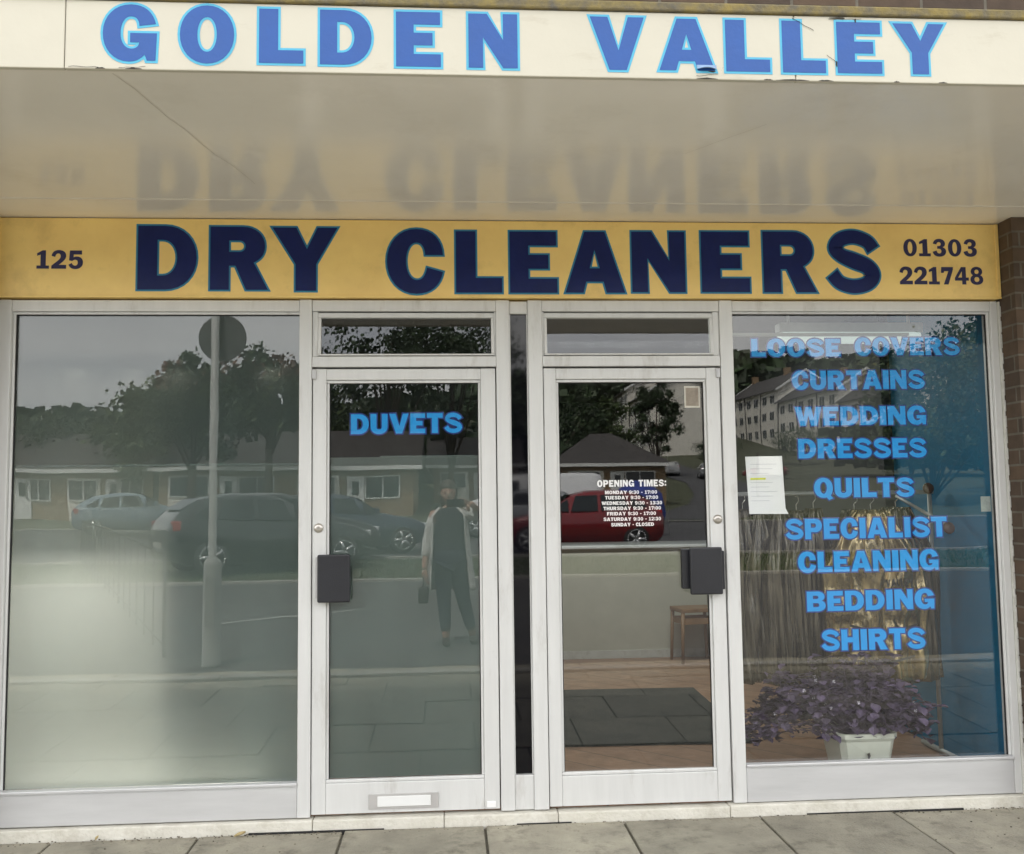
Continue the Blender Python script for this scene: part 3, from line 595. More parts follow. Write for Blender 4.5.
# door surrounds with tilted transom lights
def surround(jx0, jx1, ix0, ix1, tx0, tx1, tilt, label, jambs):
    d = empty('door_frame', (ix0, 0, ZT), parent=shop); d['label'] = label
    def sh(o): o.location = Vector((-ix0, 0, -ZT)); return o
    b = MB()
    for a, c in jambs: b.box(a, c, -.031, .05, ZT, 2.466, bev=.003)
    b.box(ix0+.0005, ix1-.0005, -.030, .05, 2.412, 2.465, bev=.003); b.box(ix0+.0005, ix1-.0005, -.030, .05, 2.146, 2.196, bev=.003)
    b.box(ix0+.0005, tx0-.0005, -.02, .05, 2.197, 2.411, bev=.002); b.box(tx1+.0005, ix1-.0005, -.02, .05, 2.197, 2.411, bev=.002)
    sh(b.build('frame', M['alu'], d))
    b = MB(); b.box(ix0, ix1, .03, .045, 2.1385, 2.1455); sh(b.build('gap_seal', M['seal'], d))
    # sash hinged along its head, open a little at the foot
    def tl(o):
        o.location = (-ix0, 0, 2.405-ZT); o.rotation_euler = (-tilt, 0, 0); return o
    b = MB(); zt, zb = 0, -.206
    b.box(tx0, tx1, -.016, .014, -.023, zt, bev=.002); b.box(tx0, tx1, -.016, .014, zb, zb+.008, bev=.002)
    b.box(tx0, tx0+.014, -.015, .014, zb+.0085, -.0235, bev=.002); b.box(tx1-.014, tx1, -.015, .014, zb+.0085, -.0235, bev=.002)
    tl(b.build('transom_sash', M['alu'], d))
    tl(pane('transom_pane', tx0+.013, tx1-.013, zb+.007, -.022, d, M['glass_door'], y=-.004, th=.004))
    return d
surround(0, 0, -.633, .231, -.607, .223, R(3.4), 'frame round the left door', [(.231, .295)])
surround(0, 0, .452, 1.314, .462, 1.283, R(4.2), 'frame round the right door', [(.384, .452)])
sp = empty('side_panel', parent=shop); sp['label'] = 'narrow black panel between the two doors'
b = MB(); b.box(.2955, .3835, .0, .02, .252, 2.40); b.build('black_pane', M['black_panel'], sp)
b = MB(); b.box(.2955, .3835, -.022, .03, ZT, .25, bev=.003); b.box(.2955, .3835, -.02, .03, 2.401, 2.462, bev=.003)
b.box(.296, .301, -.012, 0, .252, 2.40); b.box(.378, .383, -.012, 0, .252, 2.40); b.build('frame', M['alu'], sp)

# ------------------------------------------------------------ signs
fs = empty('fascia_sign', (0, -1.6, 2.85)); tag(fs, 'cream canopy fascia board lettered GOLDEN VALLEY in faded blue', 'sign')
def shf(o): o.location = (0, 1.6, -2.85); return o
b = MB()
edges = [-9, -4.2, -1.163, 1.126, 3.9, 9]
for x0, x1 in zip(edges, edges[1:]): b.box(x0+.001, x1-.001, -1.605, -1.586, 2.842, 3.061, bev=.003)
shf(b.build('board', M['cream'], fs))
FA = {'GOLDEN': [('G', -1.057, -.879, 2.86, 3.055), ('O', -.825, -.645, 2.858, 3.057), ('L', -.584, -.433, 2.862, 3.052), ('D', -.397, -.222, 2.861, 3.053), ('E', -.161, -.006, 2.859, 3.052), ('N', .066, .236, 2.859, 3.051)],
      'VALLEY': [('V', .453, .642, 2.860, 3.050), ('A', .674, .870, 2.862, 3.049), ('L', .891, 1.050, 2.862, 3.049), ('L', 1.077, 1.234, 2.862, 3.050), ('E', 1.258, 1.421, 2.863, 3.050), ('Y', 1.446, 1.634, 2.864, 3.049)]}
for wd_, sq in FA.items():
    b = MB(); letters(b, sq, -1.6068, .0075, -1.6060); o = shf(b.build('lettering', [M['royal'], M['royal_rim']], fs, recalc=False)); o['label'] = 'faded blue lettering reading ' + wd_
# peeling paint and damage along the lower edge
b = MB(); rr = random.Random(3)
def flake(cx, cz, w_, h_, y=-1.6072, mi=0, n=9):
    pts = []
    for i in range(n):
        a = 2*math.pi*i/n; k = rr.uniform(.6, 1.1); pts.append((cx+math.cos(a)*w_*k, y, cz+math.sin(a)*h_*k))
    b.poly(pts, mi)
for q in ((.852, 2.868, .016, .003), (1.262, 2.90, .003, .012), (1.27, 3.055, .03, .003), (1.33, 3.047, .003, .008)):
    flake(*q); shf(b.build('paint_chip', M['dirt'], fs, recalc=False)); b = MB()
for (xa, za, xb, zb) in ((.80, 2.852, .87, 2.86), (1.23, 2.93, 1.262, 2.905), (1.19, 3.01, 1.12, 3.05), (-1.0, 2.846, -.92, 2.85), (-1.06, 2.847, -1.15, 2.848), (1.24, 3.05, 1.35, 3.052), (.88, 2.87, .90, 2.90), (-1.162, 2.85, -1.1615, 3.06)):
    n = 7; p = [(xa+(xb-xa)*i/n, za+(zb-za)*i/n+rr.uniform(-.0016, .0016)) for i in range(n+1)]
    for q, r_ in zip(p, p[1:]): b.poly([(q[0], -1.6074, q[1]-.0007), (r_[0], -1.6074, r_[1]-.0007), (r_[0]+.0008, -1.6074, r_[1]+.0007), (q[0]+.0008, -1.6074, q[1]+.0007)])
    shf(b.build('paint_crack', M['dirt'], fs, recalc=False)); b = MB()
b = MB()   # a flap of blue vinyl curling off the A
pr = [(-1.609, 2.888), (-1.611, 2.882), (-1.615, 2.877), (-1.620, 2.874), (-1.624, 2.875)]
for k in range(8):
    x = .802+k*.008; f = math.sin(math.pi*(k+.5)/8)
    for (ya, za), (yb, zb) in zip(pr, pr[1:]):
        g = lambda y, z, xx: (xx, -1.609+(y+1.609)*math.sin(math.pi*max(.02, min(.98, (xx-.802)/.064))), z)
        b.poly([g(ya, za, x), g(ya, za, x+.008), g(yb, zb, x+.008), g(yb, zb, x)], 0)
shf(b.build('peeling_flap', mat('flap_underside', (.22, .34, .52), .5), fs, recalc=False))
b = MB()
for x, ln in ((.80, .07), (1.02, .03), (1.06, .11), (1.20, .05), (1.45, .02), (1.60, .03), (-1.07, .03), (-.98, .05)):
    n = 8; up_ = [(x+ln*i/n, -1.6066, 2.8425) for i in range(n+1)]; lo = [(x+ln*i/n, -1.6066, 2.8425+.0012+.0035*math.sin(math.pi*i/n)*rr.uniform(.5, 1.3)) for i in range(n+1)]; b.poly(up_+lo[::-1]); shf(b.build('rotten_edge', M['dirt'], fs)); b = MB()

ss = empty('shop_sign', (0, -.05, 2.47)); tag(ss, 'yellow sign board lettered DRY CLEANERS with number and telephone digits above the glazing', 'sign')
def shs(o): o.location = (0, .05, -2.47); return o
b = MB(); b.box(-2.064, 2.719, -.060, .03, 2.4705, 2.8425, bev=.004); b.box(-2.064, 2.719, -.066, -.0605, 2.4685, 2.479, bev=.002); b.box(2.700, 2.718, -.066, -.0605, 2.48, 2.842, bev=.002); b.box(-2.063, -2.048, -.066, -.0605, 2.48, 2.842, bev=.002)
shs(b.build('board', M['yellow'], ss))
SG_RIM = .0082
SG = {'DRY': [('D', -1.438, -1.153, 2.497, 2.815), ('R', -1.108, -.825, 2.497, 2.813), ('Y', -.823, -.504, 2.493, 2.811)],
      'CLEANERS': [('C', -.290, -.009, 2.482, 2.806), ('L', .035, .270, 2.486, 2.799), ('E', .291, .534, 2.486, 2.799), ('A', .556, .860, 2.487, 2.800), ('N', .878, 1.154, 2.490, 2.802), ('E', 1.217, 1.470, 2.491, 2.804), ('R', 1.522, 1.801, 2.491, 2.807), ('S', 1.837, 2.118, 2.487, 2.816)]}
for wd_, sq in SG.items():
    b = MB(); letters(b, sq, -.0614, SG_RIM, -.0608); o = shs(b.build('lettering', [M['navy'], M['navy_rim']], ss, recalc=False)); o['label'] = 'navy lettering reading ' + wd_
b = MB(); word(b, '125', -1.884, -1.676, 2.602, 2.688, -.0609, sp=.12)
o = shs(b.build('lettering', M['digit'], ss, recalc=False)); o['label'] = 'small dark digits reading 125'
b = MB(); word(b, '01303', 2.234, 2.607, 2.680, 2.766, -.0609, sp=.11)
o = shs(b.build('lettering', M['digit'], ss, recalc=False)); o['label'] = 'telephone digits reading 01303'
b = MB(); word(b, '221748', 2.209, 2.632, 2.540, 2.627, -.0609, sp=.09)
o = shs(b.build('lettering', M['digit'], ss, recalc=False)); o['label'] = 'telephone digits reading 221748'

b = MB(); b.box(2.80, 2.95, -.215, -.172, 2.40, 2.50, bev=.006); b.box(2.835, 2.95, -.232, -.2155, 2.405, 2.495, bev=.006)
wbx = b.build('wall_box', M['casing']); tag(wbx, 'small grey metal box fixed on the brick pier at the right', 'box')

# ------------------------------------------------------------ things on and behind the glass
pn = empty('paper_notice', (1.53, .008, 1.57)); tag(pn, 'white printed sheet with yellow highlight stuck inside the right window', 'notice')
b = MB(); nx_, nz_ = 8, 10; V = []
for j in range(nz_+1):
    row = []
    for i in range(nx_+1):
        u, v = i/nx_, j/nz_; cx = 1.433+.182*u+.012*(1-v)+(.012 if (i == nx_ and j == 0) else 0); cz = 1.432+.276*v+.004*u*(v-.5)
        row.append(b.b.verts.new((cx-1.53, .003+.006*(1-v)*(u**2), cz-1.57)))
    V.append(row)
for j in range(nz_):
    for i in range(nx_): b.b.faces.new((V[j][i], V[j][i+1], V[j+1][i+1], V[j+1][i]))
b.build('sheet', M['paper'], pn, recalc=False)
b = MB()
for k in range(9):
    z = .10-.022*k
    if k == 3: continue
    b.poly([(-.075, .0005, z), (.055-.02*(k % 3), .0005, z), (.055-.02*(k % 3), .0005, z+.0018), (-.075, .0005, z+.0018)])
b.build('print', M['ink'], pn, recalc=False)
b = MB(); b.poly([(-.075, .0003, .026), (.0, .0003, .026), (.0, .0003, .035), (-.075, .0003, .035)]); b.build('highlight', M['highlighter'], pn, recalc=False)
nn = empty('door_notice', (1.18, .007, 2.0)); tag(nn, 'small faded beige notice in the top corner of the right door', 'notice')
b = MB(); b.box(-.038, .038, 0, .001, -.052, .052); b.build('card', mat('notice_border', (.55, .5, .42), .7), nn)
b = MB(); b.box(-.031, .031, -.001, -.0004, -.044, .044); b.build('print', M['notice'], nn)
b = MB(); b.box(2.60, 2.650, .007, .008, 1.428, 1.502); tag(b.build('window_sticker', mat('grey_sticker', (.34, .38, .36), .6, var=.15, scale=60)), 'small square grey sticker at the right edge of the display glass', 'sticker')

cn = empty('counter', (1.7, 4.2, .11)); tag(cn, 'long pale serving counter at the back of the shop', 'counter')
b = MB(); b.box(-2.6, .98, -.18, .5, .05, .97); b.build('panel', M['icounter'], cn)
b = MB(); b.box(-2.62, 1.0, -.22, .52, .97, 1.0, bev=.008); b.build('counter_top', M['pvc'], cn)
b = MB(); b.box(-2.6, .98, -.19, -.175, 0.001, .07); b.build('skirting', M['casing'], cn)
dm = MB(); dm.box(-.62, .55, -.8, .8, 0, .012, bev=.004); dm = dm.build('door_mat', M['mat']); dm.location = (1.22, 1.78, .112); dm.rotation_euler = (0, 0, R(-2)); tag(dm, 'dark rubber mat on the tiled floor behind the right door', 'mat')
st = empty('stool', (2.13, 3.78, .11), R(8)); tag(st, 'low wooden stool in front of the counter', 'stool')
b = MB(); b.box(-.17, .17, -.14, .14, .43, .465, bev=.006); b.build('seat', M['wood'], st)
for sx in (-1, 1):
    for sy in (-1, 1):
        b = MB(); b.tube((sx*.15, sy*.12, .43), (sx*.165, sy*.13, 0), .018, .014, 8); b.build('leg', M['wood'], st)
b = MB(); b.box(-.15, .15, -.13, -.11, .33, .38); b.box(-.15, .15, .11, .13, .33, .38); b.box(-.155, -.14, -.12, .12, .33, .38); b.box(.14, .155, -.12, .12, .33, .38); b.build('apron', M['wood'], st)
lt = empty('batten_light', (2.42, .7, 2.40)); tag(lt, 'lit fluorescent batten hung below the shop ceiling in the right window', 'light')
b = MB(); b.box(-.56, .27, -.04, .04, .035, .09, bev=.005); b.box(-.5, -.49, -.01, .01, .09, .30); b.box(.2, .21, -.01, .01, .09, .30); b.build('housing', M['lamp_body'], lt)
b = MB(); b.box(-.55, .26, -.045, .045, -.02, .034, bev=.012); b.build('diffuser', M['lamp'], lt)
b = MB(); b.box(1.40, 2.45, .35, .375, 2.36, 2.375); tag(b.build('curtain_track', M['lamp_body']), 'thin pale curtain track across the top of the right window', 'rail')
# hidden-in-the-shop ceiling lamp that is lit, seen as small bright points in the left window
for i, (x, z) in enumerate(((-1.72, 2.15), (-1.46, 2.145), (-1.26, 2.14), (-.83, 2.15))):
    b = MB(); b.lathe([(.03, .03), (.035, .0), (.03, -.004)], 14); s = b.build('housing', M['lamp_body'])
    sp_ = empty('spot_lamp', (x, .07, z)); s.parent = sp_
    b = MB(); b.lathe([(.008, -.012), (.011, -.008), (.008, -.005)], 12); b.build('bulb', M['lamp_spot'], sp_)
    tag(sp_, ['small lit spot lamp behind the film, leftmost of the four', 'small lit spot lamp behind the film, second from the left', 'small lit spot lamp behind the film, third from the left', 'small lit spot lamp behind the film, nearest the left door'][i], 'lamp', 'spot lamps glowing behind the left window')
# display boards and a dark stand behind the frosted film
db = empty('display_board', (-1.4, .5, .11)); tag(db, 'white partition board lit up behind the frosted left window', 'board')
b = MB(); b.box(-.60, .78, .10, .13, 0, 1.55); b.box(-.60, .78, -.42, .10, 0, .02); b.build('panel', M['white_board'], db)
ds = empty('display_stand', (-1.0, .25, .112)); tag(ds, 'dark draped stand looming behind the frosted left window', 'stand')
b = MB(); b.box(-.36, .28, -.16, .10, .30, 1.65, bev=.04); b.build('drape', M['dark_cloth'], ds)
b = MB(); b.box(-.30, .24, -.10, .08, 0, .30); b.build('base', M['white_board'], ds)
al = bpy.data.lights.new('added_film_fill', 'AREA'); al.shape = 'RECTANGLE'; al.size = .5; al.size_y = .3; al.energy = 3.0; al.color = (1, .97, .97)  # added fill light, unseen, brightening the left film from behind
ao = bpy.data.objects.new('added_film_fill', al); col.objects.link(ao); ao.location = (-1.68, .40, 1.32)
al3 = bpy.data.lights.new('added_film_upfill', 'AREA'); al3.shape = 'RECTANGLE'; al3.size = 1.1; al3.size_y = .2; al3.energy = 2.2; al3.color = (1, .97, .97)  # second added fill, hidden below the sill, lifts the lower film
ao3 = bpy.data.objects.new('added_film_upfill', al3); col.objects.link(ao3); ao3.location = (-1.4, .2, .17); ao3.rotation_euler = (R(180), 0, 0)
al2 = bpy.data.lights.new('added_interior_fill', 'AREA'); al2.shape = 'RECTANGLE'; al2.size = 1.4; al2.size_y = .3; al2.energy = 12; al2.color = (.95, 1, .93)  # added unseen fill light that lifts the counter and floor inside
ao2 = bpy.data.objects.new('added_interior_fill', al2); col.objects.link(ao2); ao2.location = (1.4, 2.4, 2.66)
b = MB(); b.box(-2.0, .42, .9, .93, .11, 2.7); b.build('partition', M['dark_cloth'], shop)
b = MB(); b.box(.42, .45, .06, .93, .11, 2.7); b.build('partition', M['icounter'], shop)

# potted plant
pl = empty('potted_plant', (2.03, .24, .111)); pl.scale = (1.1, 1.1, 1.1); tag(pl, 'purple leaved pot plant in a square white pot inside the right window', 'plant')
b = MB(); P4 = lambda h, z: [(-h, -h, z), (h, -h, z), (h, h, z), (-h, h, z)]
b = MB(); rings = []
for h, z in ((.085, 0), (.10, .02), (.128, .19), (.138, .205), (.138, .225), (.125, .225), (.12, .20)):
    rings.append([b.b.verts.new(((h*.98 if abs(sx) == 1 else h)*sx, h*.98*sy, z)) for sx, sy in ((-1, -.8), (-.8, -1), (.8, -1), (1, -.8), (1, .8), (.8, 1), (-.8, 1), (-1, .8))])
for k in range(len(rings)-1):
    for i in range(8): b.b.faces.new((rings[k][i], rings[k][(i+1) % 8], rings[k+1][(i+1) % 8], rings[k+1][i]))
b.b.faces.new(rings[0][::-1]); b.b.faces.new(rings[-1]).material_index = 1
b.build('pot', [M['pot'], M['soil']], pl)
b = MB(); b.poly([(-.01, -.125, .10), (.004, -.127, .13), (.0, -.128, .145), (-.012, -.128, .14), (-.006, -.125, .115)]); b.poly([(-.002, -.124, .095), (.012, -.124, .09), (.006, -.126, .12)]); b.build('pot_motif', M['dirt'], pl, recalc=False)
b = MB(); rr = random.Random(21); stems = []
for i in range(330):
    a = rr.uniform(0, 2*math.pi); rad = rr.uniform(0, 1)**.7
    tx = math.cos(a)*rad*(.52 if math.cos(a) < 0 else .34); ty = math.sin(a)*rad*.17+.03
    tz = (.10*rr.random()**3)+.28+.17*(1-rad**3)*rr.uniform(.2, 1)+rr.uniform(-.06, .06)-.05*rad; stems.append((tx, ty, tz))
    b.tube((math.cos(a)*.05, math.sin(a)*.05, .2), (tx*.6, ty*.6, tz+.02), .0016, n=4, caps=False); b.tube((tx*.6, ty*.6, tz+.02), (tx, ty, tz), .0014, n=4, caps=False)
b.build('stems', M['purple'], pl)
b = MB()
for tx, ty, tz in stems:
    for q in range(rr.randint(5, 9)):
        c = Vector((tx, ty, tz))+Vector((rr.gauss(0, .022), rr.gauss(0, .018), rr.gauss(0, .022))); a = rr.uniform(0, 6.28); L = rr.uniform(.026, .052); til = rr.uniform(-.9, .5)
        d = Vector((math.cos(a)*math.cos(til), math.sin(a)*math.cos(til), math.sin(til))); s = d.cross(Vector((0, 0, 1))).normalized()*L*.55; n_ = s.cross(d).normalized()*L*.15
        p0 = c; p1 = c+d*L-n_*.8
        for q2 in (-1, 1): b.poly([p0, c+d*L*.28+s*q2*.8+n_*.7, c+d*L*.62+s*q2+n_, c+d*L*.9+s*q2*.45+n_*.3, p1])
b.build('foliage', M['purple'], pl, recalc=False)
b = MB()
for k in range(26):
    tx, ty, tz = rr.choice(stems); c = Vector((tx, ty-.02, tz+.03))
    for q in range(4):
        a = q*1.57+rr.uniform(0, 1); b.poly([c, c+Vector((math.cos(a)*.008, -.003, math.sin(a)*.008)), c+Vector((math.cos(a+.9)*.008, -.003, math.sin(a+.9)*.008))])
    b.build('flower', M['petal'], pl, recalc=False); b = MB()

# rail of bagged garments
rl = empty('garment_rail', (2.1, .62, .111)); tag(rl, 'metal clothes rail with round end knobs in the right window', 'rail')
b = MB(); b.tube((-.62, 0, 1.42), (.58, 0, 1.42), .012, n=12); b.tube((-.60, 0, 0), (-.60, 0, 1.42), .012, n=12); b.tube((.56, 0, 0), (.56, 0, 1.42), .012, n=12); b.tube((-.60, -.2, .02), (-.60, .2, .02), .014); b.tube((.56, -.2, .02), (.56, .2, .02), .014)
b.tube((.34, -.06, 1.40), (.50, -.30, 1.24), .009); b.build('frame', M['zinc'], rl)
for p in ((.50, -.30, 1.23), (.545, -.02, 1.44)):
    b = MB(); b.lathe([(.005, -.012), (.028, -.010), (.032, 0), (.028, .01), (.006, .014)], 18, mat=Matrix.Translation(p) @ Matrix.Rotation(R(80), 4, 'X')); b.build('knob', M['knob'], rl)
def bag(x, y, w_, z0, z1, m, seed, name='garment_bag', thick=.05, rz=0, radial=None):
    r_ = random.Random(seed); t = empty(name, (x, y, z0), rz); b = MB(); nx, nz = 40, 34; H = z1-z0
    ph = [r_.uniform(0, 6.28) for _ in range(8)]
    def pt(u, v, s):
        sh_ = min(1, .35+1.9*(1-v)) if v > .66 else 1
        xx = (u-.5)*w_*sh_*(1+.04*math.sin(3*v+ph[0])); zz = v*H
        if v < .12: zz += .05*(abs(u-.5)*2)**2*(1-v/.12)*H*.5
        dep = thick*(.35+.65*math.sin(math.pi*u)**.5)*(1 if v < .8 else (1-v)/.2*.9+.1)
        rp = .016*math.sin(u*21+ph[1]+1.6*math.sin(v*4+ph[2]))+.010*math.sin(u*47+ph[3]+v*6)+.004*math.sin(v*19+u*9+ph[4])
        if radial:
            cx_, cz_ = radial; an = math.atan2(v-cz_, u-cx_); rr_ = math.hypot(v-cz_, u-cx_); rp += .030*math.sin(an*11+ph[5])*min(1, rr_*3)*math.exp(-rr_*1.5)
        return (xx, s*dep+rp*(-1 if s < 0 else 1)*-1, zz)
    F = {s: [[b.b.verts.new(pt(i/nx, j/nz, s)) for i in range(nx+1)] for j in range(nz+1)] for s in (-1, 1)}
    for s in (-1, 1):
        for j in range(nz):
            for i in range(nx):
                q = (F[s][j][i], F[s][j][i+1], F[s][j+1][i+1], F[s][j+1][i]); b.b.faces.new(q if s < 0 else q[::-1]).smooth = True
    for j in range(nz):
        for e in (0, nx): b.b.faces.new((F[-1][j][e], F[-1][j+1][e], F[1][j+1][e], F[1][j][e]))
    for i in range(nx):
        for e in (0, nz): b.b.faces.new((F[-1][e][i], F[-1][e][i+1], F[1][e][i+1], F[1][e][i]))
    b.build('cover', m, t)
    b = MB(); p = [(0, 0, H-.01), (0, 0, H+.03), (.02, 0, H+.05), (.015, 0, H+.075), (-.005, 0, H+.075)]
    for q, r2 in zip(p, p[1:]): b.tube(q, r2, .0025, n=6)
    b.build('hanger_hook', M['steel'], t)
    return t
BL = ['leftmost dark garment bag, beside the window frame', 'second dark garment bag from the left', 'third dark garment bag from the left', 'fourth dark garment bag from the left', 'fifth dark garment bag from the left', 'dark garment bag just left of the gold one', 'dark garment bag directly behind the gold one', 'dark clear garment bag right of the gold one']
for i, (x, z0, w_) in enumerate(((1.50, .56, .24), (1.60, .52, .26), (1.70, .57, .24), (1.80, .50, .25), (1.90, .55, .25), (2.00, .50, .26), (2.22, .52, .36), (2.46, .50, .46))):
    t = bag(x, .60+.012*(i % 3), w_, z0, 1.44+.01*(i % 2), M['bag_dark'], 30+i, thick=.04, rz=R(22 if i < 6 else 0))
    tag(t, BL[i], 'garment bag', 'bagged garments hanging on the rail')
t = bag(2.24, .44, .54, .54, 1.44, M['bag_gold'], 77, thick=.06, radial=(.45, .38)); tag(t, 'large shiny gold garment bag with black print at the front of the rail', 'garment bag', 'bagged garments hanging on the rail')
b = MB(); word(b, 'VALLEY', .02, .17, .50, .54, -.098, sp=.12); b.build('bag_lettering', M['bag_ink'], t, recalc=False); b = MB(); word(b, 'DRY CLEANERS', .02, .17, .465, .485, -.098, sp=.12); b.build('bag_lettering', M['bag_ink'], t, recalc=False); b = MB()
for x0, z0, x1, z1 in ((-.18, .30, -.02, .26), (-.03, .24, .18, .30), (.0, .10, .16, .14)):
    b.poly([(x0, -.097, z0), (x1, -.097, z1), (x1, -.097, z1+.012), (x0, -.097, z0+.014)]); b.build('bag_print', M['bag_ink'], t, recalc=False); b = MB()

# ------------------------------------------------------------ street furniture
lp = empty('lamp_post', (-2.055, -4.0, gh(0, -4)), R(0)); tag(lp, 'pale grey lamp post with a thick base and round sign opposite the left window', 'lamp post')
b = MB(); b.lathe([(.085, 0), (.078, .02), (.075, .88), (.068, .91), (.035, .95), (.034, 5.6)], 20); b.build('post', M['post_grey'], lp)
b = MB(); b.box(-.04, .04, .070, .078, .35, .80, bev=.003); b.build('access_door', M['post_grey'], lp)
b = MB(); b.lathe([(.205, -.004), (.21, -.002), (.21, .002), (.205, .004)], 40, mat=Matrix.Translation((.05, -.055, 2.88)) @ Matrix.Rotation(R(90), 4, 'X')); b.build('round_sign', M['signback'], lp)
b = MB(); b.tube((0, 0, 5.55), (0, -.7, 5.85), .03, n=10); b.box(-.12, .12, -1.25, -.65, 5.80, 5.92, bev=.03); b.build('lamp_head', M['zinc'], lp)
ra = empty('railing', (-2.6, -4.5, 0)); tag(ra, 'black metal handrail with upright bars running beside the path', 'railing')
A = Vector((0, 0, 0)); Bv = Vector((-5.6, -13.0, 0)); b = MB(); nB = 18
def rp(t, h): p = A+(Bv-A)*t; return (p.x, p.y, gh(0, p.y-4.5)+h)
for i in range(nB): b.tube(rp(i/nB, .95), rp((i+1)/nB, .95), .02, n=8)
b.build('handrail', M['black_metal'], ra); b = MB()
for i in range(nB): b.tube(rp(i/nB, .12), rp((i+1)/nB, .12), .014, n=6)
b.build('bottom_rail', M['black_metal'], ra)
for i in range(nB+1):
    b = MB(); b.tube(rp(i/nB, -.02), rp(i/nB, .95), .016 if i % 6 == 0 else .009, n=6); b.build('baluster' if i % 6 else 'post', M['black_metal'], ra)

